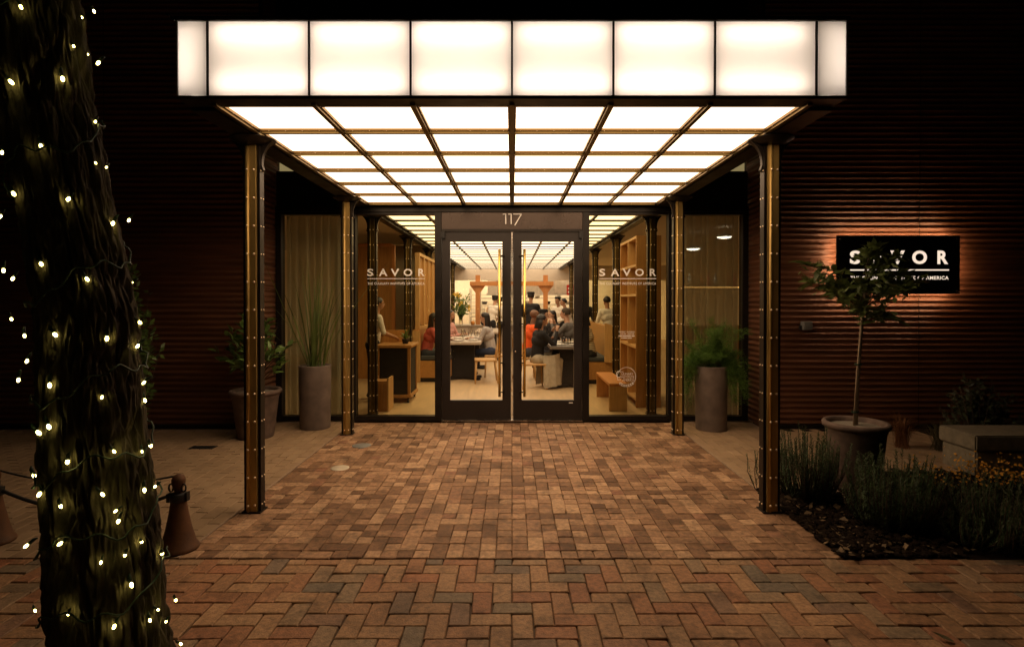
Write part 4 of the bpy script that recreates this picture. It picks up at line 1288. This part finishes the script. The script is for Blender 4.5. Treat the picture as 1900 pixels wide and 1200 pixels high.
for j in range(nz_+1):
    z = -.05 + 3.4*(j/nz_) if j < nz_-20 else -.05+3.4*((nz_-20)/nz_) + (j-nz_+20)/20*2.8
    cx, r = tr(z)
    for i in range(nt_):
        a = 2*math.pi*i/nt_
        ca, sa = math.cos(a), math.sin(a)
        q = Vector((ca*r*21, sa*r*21, z*3.0))
        w_ = noise.noise(q*.4)*1.1
        rid = min(1.0, abs(noise.noise(q+Vector((w_, w_, 0))))*4.2)
        q2 = Vector((ca*r*48+7, sa*r*48, z*9)); w2 = noise.noise(q2*.5)
        rid2 = min(1.0, abs(noise.noise(q2+Vector((w2, -w2, w2))))*3.4)
        f2 = noise.noise(Vector((ca*r*95, sa*r*95, z*17)))
        big = noise.noise(Vector((ca*1.3, sa*1.3, z*.7)))
        rr = r*(1+.03*big) - .036 + .022*rid + .010*rid2 + .008*f2
        vs.append((cx+1.545+rr*math.cos(a), rr*math.sin(a), z))
for j in range(nz_):
    for i in range(nt_):
        a = j*nt_+i; b_ = j*nt_+(i+1) % nt_; fs.append((a, b_, b_+nt_, a+nt_))
MB().add(vs, fs, True).build('trunk', M['bark'], tree)
MB().tube([(-.6, 0, 4.6), (-1.3, .3, 6.0), (-1.8, .6, 7.5)], [.09, .07, .03], 10).build('limb', M['bark'], tree)
MB().tube([(-.65, 0, 5.0), (.1, .2, 6.2), (.6, .4, 7.6)], [.09, .07, .03], 10).build('limb', M['bark'], tree)
b = MB()
for q in range(2600):
    c = Vector((rnd.gauss(-.7, 1.3), rnd.gauss(.2, 1.2), rnd.gauss(7.6, .7)))
    d = Vector((rnd.gauss(0, 1), rnd.gauss(0, 1), rnd.gauss(0, .6))).normalized(); sd = d.orthogonal().normalized()*.03
    b.add([c, c+d*.06+sd, c+d*.13, c+d*.06-sd], [(0, 1, 2, 3)])
b.build('crown', M['dark_leaf'], tree)

BULBS = [(43,16),(178,24),(155,35),(140,88),(166,103),(185,119),(119,148),(24,154),(179,227),(78,272),(6,284),(179,303),(199,311),(27,360),(128,370),(2,402),(210,415),(240,409),(77,490),(7,502),(24,517),(162,518),(244,525),(21,592),(259,598),
 (45,623),(102,621),(198,628),(255,642),(49,670),(33,705),(91,715),(266,710),(188,737),(268,743),(70,803),(89,792),(210,838),(278,827),(262,838),(123,857),(61,883),(70,918),(188,918),(110,940),(212,949),(217,968),(266,910),(286,903),(45,1014),(108,1010),(260,1006),(229,1031),(184,1045),(298,1028),(241,1087),(323,1115),(290,1133),(61,1135),(123,1141),(275,1153),(305,1155),(208,1165),(332,1197)]
sl = thing('string_lights', 'warm white string lights wound round the tree trunk', 'string lights', (-1.545, TY, 0))
bb = MB().ball((0, 0, 0), (.0046, .0046, .0078), 8, 6)
bb.cur = 1; bb.tube([(0, 0, .008), (0, 0, .024), (.004, 0, .034)], [.005, .0055, .002], 6)
bm_ = bb.mesh('bulb', [M['bulb'], M['cord']])
for (px, py) in BULBS:
    dx = (px-950)/F; dz = (py-556)/F; hit = None; t_ = 1.7
    while t_ < 2.25:
        X = dx*t_; Z = EYE-dz*t_; cx, r = tr(Z)
        if (X-cx)**2+(t_-TY)**2 < (r-.004)**2: hit = t_; break
        t_ += .003
    if hit is None: hit = TY - rnd.uniform(0, .05)
    hit -= .006
    p = Vector((dx*hit+1.545, hit-TY, EYE-dz*hit))
    o = link('bulb', bm_, sl, p); o.scale = (rnd.uniform(.75, 1.3),)*3; o.rotation_euler = (rnd.uniform(-.8, .8), rnd.uniform(-.8, .8), 0)
for (z0, z1) in ((.35, .62), (.62, .86), (.86, 1.12), (1.12, 1.45), (1.45, 1.9), (1.9, 2.4), (2.4, 3.0)):
    pts = []
    for i in range(61):
        u = i/60; a = -math.pi*1.2+2*math.pi*u; z = z0+(z1-z0)*u+.03*math.sin(3*a+z0*20)+.012*math.sin(11*a)
        cx, r = tr(z); rr = r+.004+.012*math.sin(7*a+z*9)**2
        pts.append((cx+1.545+rr*math.cos(a), rr*math.sin(a), z))
    MB().tube(pts, .0035, 5).build('cord', M['cord'], sl)

# its neighbour behind the photographer, seen mirrored in the door glass
tree_b = copy_tree(tree); tree_b.location = (-1.22, -.75, 0); tree_b.rotation_euler = (0, 0, R(180))
tag(tree_b, 'second lit tree trunk, behind the viewer and mirrored in the door glass', 'tree')
sl_b = copy_tree(sl); sl_b.location = (-1.22, -.75, 0); sl_b.rotation_euler = (0, 0, R(180))
tag(sl_b, 'string lights on the second trunk, mirrored as sparkles in the door glass', 'string lights')

# ------------------------------------------------------------------ iron bollards with rope
def bollard(x, y, lab, flip):
    t = thing('bollard', lab, 'bollard', (x, y, 0), 0, 'rope bollards beside the path')
    MB().lathe([(.132, .003), (.134, .014), (.126, .03), (.112, .05), (.085, .15), (.062, .27), (.052, .34), (.050, .36)], n=28).build('cone', M['rust'], t)
    MB().lathe([(.028, .361), (.03, .44), (.044, .47), (.046, .50), (.036, .525), (.012, .54), (.001, .541)], n=20).build('knob', M['rust'], t)
    m = MB(); m.lathe([(.052, .345), (.058, .35), (.058, .40), (.052, .405)], n=20)
    m.box(-.078, -.055, -.02, .02, .34, .40); m.box(.055, .070, -.02, .02, .35, .41)
    m.build('collar', M['black_iron'], t)
    for sx in (-1, 1):
        pts = [(sx*.045+.016*math.cos(a), -.015, .445+.028*math.sin(a)) for a in [k_*math.pi/6 for k_ in range(13)]]
        MB().tube(pts, .006, 6).build('ring', M['black_iron'], t)
    t.scale = (.88, .88, .88)
    return t
bollard(-2.10, 3.52, 'rusty cone bollard with black collar beside the trunk', 1)
bollard(-3.36, 3.62, 'rusty cone bollard at the far side of the trunk', -1)
pts = []
for i in range(25):
    u = i/24; pts.append((-2.165+(-3.30+2.165)*u, 3.52+.1*u, .335-.11*4*u*(1-u)))
tag(MB().tube(pts, .011, 8).build('rope', M['rope']), 'dark rope slung low between the two rusty bollards', 'rope')
pts = []
for i in range(25):
    u = i/24; pts.append((-2.125+(-3.34+2.125)*u, 3.52+.1*u+.03, .455-.07*4*u*(1-u)))
tag(MB().tube(pts, .006, 8).build('rope', M['rope']), 'thin upper cord between the tops of the rusty bollards', 'rope')

# ------------------------------------------------------------------ pots and plants
def leaf_mesh(name, l, w, m, fold=.25, droop=.25):
    n = 5; vs = []; fs = []
    for i in range(n+1):
        u = i/n; ww = w*.5*math.sin(math.pi*(.08+.92*u)**.8) if i < n else 0.0005
        z = -droop*l*u*u
        vs += [(-ww, l*u, z+fold*ww), (0, l*u, z), (ww, l*u, z+fold*ww)]
        if i:
            a = 3*(i-1); fs += [(a, a+1, a+4, a+3), (a+1, a+2, a+5, a+4)]
    return MB().add(vs, fs, True).mesh(name, m)
def place_leaf(me, parent, p, d, roll=None, s=1.0):
    d = Vector(d).normalized(); q = d.to_track_quat('Y', 'Z')
    o = link('leaf', me, parent, p)
    o.rotation_mode = 'QUATERNION'
    from mathutils import Quaternion
    o.rotation_quaternion = q @ Quaternion((0, 1, 0), rnd.uniform(-.9, .9) if roll is None else roll)
    o.scale = (s, s, s)
    return o

def pot_parts(t, rtop, rbot, h, m, rim=.05, soil='gravel'):
    MB().lathe([(rbot, .002), (rbot*1.04, .03), (rtop*.94, h-.09), (rtop*.95, h-.085), (rtop*.97, h-.075), (rtop*.97, h-.055), (rtop*1.0, h-.05), (rtop*1.06, h-.04), (rtop*1.07, h-.015), (rtop*1.03, h), (rtop*.93, h), (rtop*.88, h-.02), (rtop*.86, h-.06)], n=40, caps=False).build('pot', m, t)
    MB().lathe([(.001, h-.028), (rtop*.5, h-.03), (rtop*.89, h-.04)], n=30, caps=False).build('soil', M[soil], t)

# citrus standard in the terracotta pot
ct = thing('potted_tree', 'young citrus tree on a staked stem in a terracotta pot', 'potted tree', (2.90, 4.72, 0))
pot_parts(ct, .238, .175, .545, M['terracotta'])
stem_pts = [(.0, 0, .50), (.015, 0, .9), (.045, 0, 1.35), (.075, 0, 1.62), (.085, 0, 1.86)]
MB().tube(stem_pts, [.017, .015, .014, .012, .006], 10).build('trunk', M['stake'], ct)
MB().tube([(-.03, -.02, .50), (-.005, -.02, .95), (.035, -.022, 1.42)], [.008, .007, .007], 8).build('stake', M['stake'], ct)
for z, x in ((.62, -.012), (1.02, .012)):
    MB().lathe([(.028, 0), (.03, .008), (.028, .016)], (x, -.01, z), 14, False).build('tie', M['cord'], ct)
lm = [leaf_mesh('leaf', l, w, M['citrus_leaf'], f, dr) for l, w, f, dr in ((.115, .050, .3, .2), (.098, .046, .4, .35), (.125, .050, .25, .4), (.085, .042, .5, .1))]
br = MB(); nl = 0
ends = [(-.46, -.05, 1.86), (-.36, .1, 1.72), (-.30, -.2, 1.62), (-.18, .2, 1.74), (.11, -.05, 1.99), (.24, .1, 1.96), (.2, -.1, 1.86), (.36, .05, 1.94), (.44, .1, 1.80), (.5, -.05, 1.72), (.30, -.2, 1.66), (.16, .2, 1.58), (-.1, -.2, 1.50), (.18, -.1, 1.42), (.36, .15, 1.66), (-.22, 0, 1.66), (.0, .2, 1.7), (-.05, -.15, 1.70)]
for (ex_, ey_, ez_) in ends:
    st_z = max(1.40, min(1.78, ez_-.16)); p0 = Vector((.06, 0, st_z)); p2 = Vector((ex_, ey_, ez_)); pm = (p0+p2)/2+Vector((0, 0, .03))
    br.tube([p0, pm, p2], [.006, .0045, .002], 5)
    nleaf = 16
    for q in range(nleaf):
        u = rnd.uniform(.35, 1.02) if q > 3 else rnd.uniform(.9, 1.0)
        c = p0.lerp(pm, u*2) if u < .5 else pm.lerp(p2, u*2-1)
        d = (p2-p0).normalized()*.7+Vector((rnd.gauss(0, .7), rnd.gauss(0, .7), rnd.gauss(.15, .6)))
        if q < 3: d = (p2-pm).normalized()+Vector((rnd.gauss(0, .4), rnd.gauss(0, .4), rnd.gauss(.5, .4)))
        place_leaf(lm[rnd.randrange(4)], ct, c, d, s=rnd.uniform(.75, 1.15)); nl += 1
mass = MB()
for q in range(520):
    (ex_, ey_, ez_) = ends[rnd.randrange(len(ends))]
    st_z = max(1.40, min(1.78, ez_-.16)); p0 = Vector((.06, 0, st_z)); p2 = Vector((ex_, ey_, ez_))
    c = p0.lerp(p2, rnd.uniform(.4, 1.0))+Vector((rnd.gauss(0, .035), rnd.gauss(0, .035), rnd.gauss(.01, .03)))
    d = Vector((rnd.gauss(0, 1), rnd.gauss(0, 1), rnd.gauss(.1, .6))).normalized(); sd = d.orthogonal().normalized(); l = rnd.uniform(.06, .11); up_ = d.cross(sd)
    mass.add([c, c+d*l*.5+sd*l*.2+up_*l*.06, c+d*l, c+d*l*.5-sd*l*.2+up_*l*.06, c+d*l*.5], [(0, 4, 1), (1, 4, 2), (2, 4, 3), (3, 4, 0)])
tag(mass.build('small_leaves', M['citrus_leaf'], ct), kind='stuff')
br.build('branch', M['twig'], ct)

# leafy shrub in the rimmed pot by the wall
sb = thing('potted_shrub', 'glossy leafy shrub in a rimmed clay pot by the recess', 'potted shrub', (-2.94, 6.42, 0))
pot_parts(sb, .265, .19, .545, M['terracotta'])
lm = [leaf_mesh('leaf', l, w, M['shrub_leaf'], f, dr) for l, w, f, dr in ((.115, .056, .3, .2), (.10, .052, .4, .3), (.125, .054, .2, .35))]
br = MB()
for q in range(48):
    a = rnd.uniform(0, 6.28); el = rnd.uniform(-.55, 1.25); rr = rnd.uniform(.24, .42)
    p2 = Vector((math.cos(a)*math.cos(el)*rr*1.05, math.sin(a)*math.cos(el)*rr*.8, 1.0+math.sin(el)*rr*1.05))
    p0 = Vector((0, 0, rnd.uniform(.55, .80)))
    br.tube([p0, p0.lerp(p2, .5)+Vector((0, 0, .02)), p2], [.006, .004, .002], 5)
    d0 = (p2-p0).normalized()
    for z in range(6):
        u = rnd.uniform(.55, 1.02)
        place_leaf(lm[rnd.randrange(3)], sb, p0.lerp(p2, u), d0*.8+Vector((rnd.gauss(0, .7), rnd.gauss(0, .7), rnd.gauss(.25, .6))), s=rnd.uniform(.8, 1.15))
br.build('branch', M['twig'], sb)

# tall cylinder planters
def cylinder_planter(name, label, cat, loc, r=.19, h=.77):
    t = thing(name, label, cat, loc)
    MB().lathe([(r*.93, .003), (r*.95, .015), (r, h-.03), (r*1.01, h-.01), (r*1.0, h), (r*.92, h), (r*.90, h-.10)], n=40, caps=False).build('pot', M['concrete_pot'], t)
    MB().lathe([(.001, h-.05), (r*.93, h-.055)], n=24, caps=False).build('soil', M['soil'], t)
    return t
sg_ = cylinder_planter('planter', 'tall cylinder planter of upright spiky grass', 'planter', (-2.42, 6.88, 0))
for q in range(50):
    a = rnd.uniform(0, 6.28); sp1 = abs(rnd.gauss(0, .36)); l = rnd.uniform(.85, 1.45)
    if q == 0: a, sp1, l = math.pi*1.02, .42, 1.15
    if q < 3 and q: a, sp1, l = rnd.uniform(-.2, .2), .42, 1.1
    side = Vector((-math.sin(a), math.cos(a), 0)); wd = rnd.uniform(.012, .019)
    vs = []; fs = []
    bx_, by_ = rnd.gauss(0, .05), rnd.gauss(0, .04)
    bend = rnd.uniform(.0, .35) if q % 6 else rnd.uniform(.6, 1.1)
    for i in range(7):
        u = i/6; out = l*(sp1*u+bend*.25*u**3); zz_ = .70+l*(u-.12*bend*u**3)
        c = Vector((bx_+math.cos(a)*out, by_+math.sin(a)*out*.6, zz_)); w_ = wd*(1-u**3*.95)*.5
        vs += [c-side*w_, c+Vector((math.cos(a), math.sin(a), 0))*w_*.5, c+side*w_]
        if i:
            k_ = 3*(i-1); fs += [(k_, k_+1, k_+4, k_+3), (k_+1, k_+2, k_+5, k_+4)]
    MB().add(vs, fs, True).build('blade', M['blade'], sg_)
fp = cylinder_planter('planter', 'tall cylinder planter of drooping feathery green fern', 'planter', (2.42, 6.80, 0))
b = MB(); stm = MB()
def frond(p0, p1, p2, dens):
    for i in range(dens):
        u = (i+.5)/dens
        c0 = (p0*(1-u)**2+p1*(2*u*(1-u))+p2*u*u)
        if u < .25: continue
        for z in range(9):
            c = c0+Vector((rnd.gauss(0, .022), rnd.gauss(0, .022), rnd.gauss(0, .022))); d = Vector((rnd.gauss(0, 1), rnd.gauss(0, 1), rnd.gauss(.1, .8))).normalized(); l = rnd.uniform(.02, .07)
            sd = d.orthogonal().normalized()*.0022
            b.add([c-sd, c+sd, c+d*l], [(0, 1, 2)])
for q in range(66):
    a = rnd.uniform(0, 6.28); rr = rnd.uniform(.12, .46); hh = rnd.uniform(.12, .60)
    drop = rnd.random() < .5
    p0 = Vector((rnd.gauss(0, .05), rnd.gauss(0, .05), .72)); p2 = Vector((math.cos(a)*rr, math.sin(a)*rr*.8-.03, .77+hh))
    p1 = p0.lerp(p2, .5)+Vector((0, 0, .12))
    if drop:
        a = rnd.choice((rnd.uniform(-.9, .3), rnd.uniform(-.9, .3), rnd.uniform(2.6, 3.6)))
        rr = rnd.uniform(.26, .46); p2 = Vector((math.cos(a)*rr, math.sin(a)*rr*.7-.05, rnd.uniform(.22, .75))); p1 = Vector((math.cos(a)*rr*.6, math.sin(a)*rr*.5, 1.12))
    stm.tube([p0, p0*.25+p1*.5+p2*.25, p2], [.003, .002, .001], 4)
    frond(p0, p1, p2, 60)
b.build('fronds', M['feather'], fp); stm.build('stem', M['feather'], fp)

# rosemary bushes
def rosemary(x, y, h, w, n, label, lean=0):
    t = thing('rosemary_bush', label, 'bush', (x, y, 0))
    b = MB(); st_ = MB()
    for q in range(n):
        a = rnd.uniform(0, 6.28); r0 = w*.5*math.sqrt(rnd.random())*.7; hh = h*rnd.uniform(.55, 1.0)*(1-.35*(r0/(w*.5)))
        p0 = Vector((math.cos(a)*r0, math.sin(a)*r0, 0)); tip = Vector((math.cos(a)*(r0+w*.16)+rnd.gauss(0, .03)+lean*hh, math.sin(a)*(r0+w*.16)+rnd.gauss(0, .03), hh))
        mid = p0.lerp(tip, .5)+Vector((math.cos(a)*.03, math.sin(a)*.03, 0))
        st_.tube([p0, mid, tip], [.004, .003, .001], 4)
        m_ = int(hh*190)
        for i in range(m_):
            u = .12+.88*i/m_
            c = p0*(1-u)**2+mid*(2*u*(1-u))+tip*u*u
            aa = rnd.uniform(0, 6.28); el = rnd.uniform(.3, 1.1)
            d = Vector((math.cos(aa)*math.cos(el), math.sin(aa)*math.cos(el), math.sin(el))); l = rnd.uniform(.018, .034)*(1 if u < .9 else .7)
            sd = d.cross(Vector((0, 0, 1))).normalized()*.0026
            b.add([c-sd, c+sd, c+d*l*.7+sd, c+d*l], [(0, 1, 2, 3)])
    b.build('foliage', M['rosemary'], t); st_.build('stem', M['twig'], t)
    return t
rosemary(2.34, 4.42, .66, .50, 150, 'upright rosemary bush right against the brass column')
rosemary(2.64, 3.90, .60, .58, 190, 'upright rosemary bush in front of the terracotta pot')
rosemary(3.22, 3.60, .48, .72, 150, 'spreading dark rosemary bush beside the leaf litter', .1)
rosemary(3.72, 3.50, .46, .8, 130, 'spreading dark rosemary bush at the edge of the plaza', .1)
rosemary(4.25, 3.70, .50, .8, 120, 'spreading dark rosemary bush farthest along the plaza edge', .05)
rosemary(2.98, 3.62, .28, .45, 70, 'small rosemary bush low in the gap between two larger ones')
rosemary(2.10, 4.62, .50, .26, 22, 'slim rosemary sprig behind the brass column')

# stone bench
sbn = thing('stone_bench', 'rough pale stone slab bench in the planting bed', 'bench', (4.75, 5.2, 0))
bevel(MB().box(-.62, 1.6, -.22, .22, .22, .36).build('slab', M['stone'], sbn), .012, 2)
bevel(MB().box(-.60, .0, -.20, .20, -.02, .2195).build('block', M['stone'], sbn), .012, 2)
bevel(MB().box(1.1, 1.5, -.20, .20, -.02, .2195).build('block', M['stone'], sbn), .012, 2)

def leafy_bush(x, y, h, w, n, l, m_, label, upright=.5):
    t = thing('shrub', label, 'shrub', (x, y, 0)); b = MB(); st_ = MB()
    for q in range(n):
        a = rnd.uniform(0, 6.28); el = rnd.uniform(.15, 1.5); rr = rnd.uniform(.55, 1)
        p2 = Vector((math.cos(a)*math.cos(el)*w*.5*rr, math.sin(a)*math.cos(el)*w*.4*rr, h*(.15+.85*math.sin(el)*rr)))
        p0 = Vector((p2.x*.2, p2.y*.2, 0))
        st_.tube([p0, p0.lerp(p2, .5), p2], [.005, .004, .002], 4)
        for z in range(16):
            c = p0.lerp(p2, rnd.uniform(.45, 1.0)); d = Vector((rnd.gauss(0, 1), rnd.gauss(0, 1), rnd.gauss(upright, .6))).normalized(); sd = d.orthogonal().normalized()*l*.22
            b.add([c, c+d*l*.5+sd, c+d*l, c+d*l*.5-sd], [(0, 1, 2, 3)])
    b.build('foliage', m_, t); st_.build('stem', M['twig'], t)
    return t
leafy_bush(5.05, 6.05, .82, 1.05, 90, .06, M['dark_leaf'], 'rounded dark leafed shrub behind the stone bench', .9)
leafy_bush(5.95, 6.1, .62, .8, 60, .05, M['dark_leaf'], 'smaller dark shrub beyond the stone bench', .9)
leafy_bush(-4.35, 6.35, 2.1, .75, 110, .09, M['shrub_leaf'], 'tall dark shrub against the wall behind the trunk', .3)
leafy_bush(-6.4, 5.9, .5, 1.2, 60, .07, M['dark_leaf'], 'low dark shrub at the wall beyond the bollards', .4)
def tuft(x, y, h, w, n, m_, label):
    t = thing('grass_tuft', label, 'grass tuft', (x, y, 0)); b = MB()
    for q in range(n):
        a = rnd.uniform(0, 6.28); o_ = rnd.uniform(.1, 1)*w*.5; hh = h*rnd.uniform(.5, 1)
        p0 = Vector((rnd.gauss(0, .03), rnd.gauss(0, .03), 0)); p1 = Vector((math.cos(a)*o_*.5, math.sin(a)*o_*.5, hh*.7)); p2 = Vector((math.cos(a)*o_, math.sin(a)*o_, hh*rnd.uniform(.6, 1)))
        sd = Vector((-math.sin(a), math.cos(a), 0))*.0028
        b.add([p0-sd, p0+sd, p1+sd, p1-sd, p2], [(0, 1, 2, 3), (3, 2, 4)])
    b.build('blades', m_, t)
tuft(4.15, 5.95, .42, .5, 240, M['dry_grass'], 'reddish dry grass tuft beside the terracotta pot')
tuft(4.48, 5.85, .36, .55, 200, M['straw'], 'straw coloured grass tuft between red grass and dark shrub')

# low yellow leafed ground cover by the bench, leaf litter on the mulch
b = MB()
for q in range(1500):
    x = rnd.uniform(3.45, 6.2); y = rnd.uniform(4.55, 5.05)+.02*(x-4)
    if x < 3.9 and rnd.random() < .5: continue
    z = abs(rnd.gauss(.10, .06))
    d = Vector((rnd.gauss(0, 1), rnd.gauss(0, 1), rnd.gauss(.2, .5))).normalized(); l = rnd.uniform(.016, .034); sd = d.orthogonal().normalized()*l*.4
    c = Vector((x, y, z)); b.add([c, c+d*l*.5+sd, c+d*l, c+d*l*.5-sd], [(0, 1, 2, 3)])
tag(b.build('ground_cover', M['yellow_petal']), 'low yellow leafed ground cover in front of the stone bench', 'ground cover', kind='stuff')
b = MB()
for q in range(2400):
    x = rnd.uniform(3.3, 6.3); y = rnd.uniform(4.45, 5.1)
    d = Vector((rnd.gauss(0, .5), rnd.gauss(0, .5), 1)).normalized(); l = rnd.uniform(.05, .14); sd = d.orthogonal().normalized()*.004
    c = Vector((x, y, 0)); b.add([c-sd, c+sd, c+d*l], [(0, 1, 2)])
tag(b.build('bed_grass', M['dark_leaf']), 'dark low grass among the yellow ground cover', 'grass', kind='stuff')
b = MB()
for q in range(230):
    if rnd.random() < .7:
        x = 1.99+abs(rnd.gauss(.02, .30)); y = rnd.uniform(3.36, 4.4)
    else:
        x = rnd.uniform(2.1, 4.6); y = 3.42+abs(rnd.gauss(0, .1))
    a = rnd.uniform(0, 6.28); l = rnd.choice((rnd.uniform(.012, .03), rnd.uniform(.03, .065))); w_ = l*rnd.uniform(.35, .75)
    d = Vector((math.cos(a), math.sin(a), rnd.uniform(-.2, .4))); sd = Vector((-math.sin(a), math.cos(a), rnd.uniform(-1, 1)))*w_*.5
    c = Vector((x, y, .022+rnd.uniform(0, .012))); b.add([c, c+d*l*.5+sd, c+d*l, c+d*l*.5-sd], [(0, 1, 2, 3)])
ck = MB()
for q in range(1500):
    x = 2.0+abs(rnd.gauss(.03, .45)); y = rnd.uniform(3.385, 4.6); r_ = rnd.uniform(.006, .022)
    ck.ball((x, y, .012+r_*.3), (r_*rnd.uniform(.8, 1.8), r_*rnd.uniform(.8, 1.8), r_*.6), 6, 4)
tag(ck.build('mulch', M['soil']), 'dark lumpy mulch under the rosemary bushes', 'mulch', kind='stuff')
tag(b.build('leaf_litter', M['litter']), 'scattered dry leaf litter on the mulch at the path edge', 'leaf litter', kind='stuff')
for (x, y, a, s__, lab) in ((1.70, 4.40, .4, 1.0, 'small curled dry leaf lying on the path near the column'), (2.02, 2.55, 1.0, 1.1, 'fallen yellow leaf on the dark plaza bricks')):
    me = leaf_mesh('fallen_leaf', .075*s__, .03*s__, M['straw'] if a > .5 else M['litter'], .6, -.3)
    o = link('fallen_leaf', me, None, (x, y, .006), a); tag(o, lab, 'leaf')
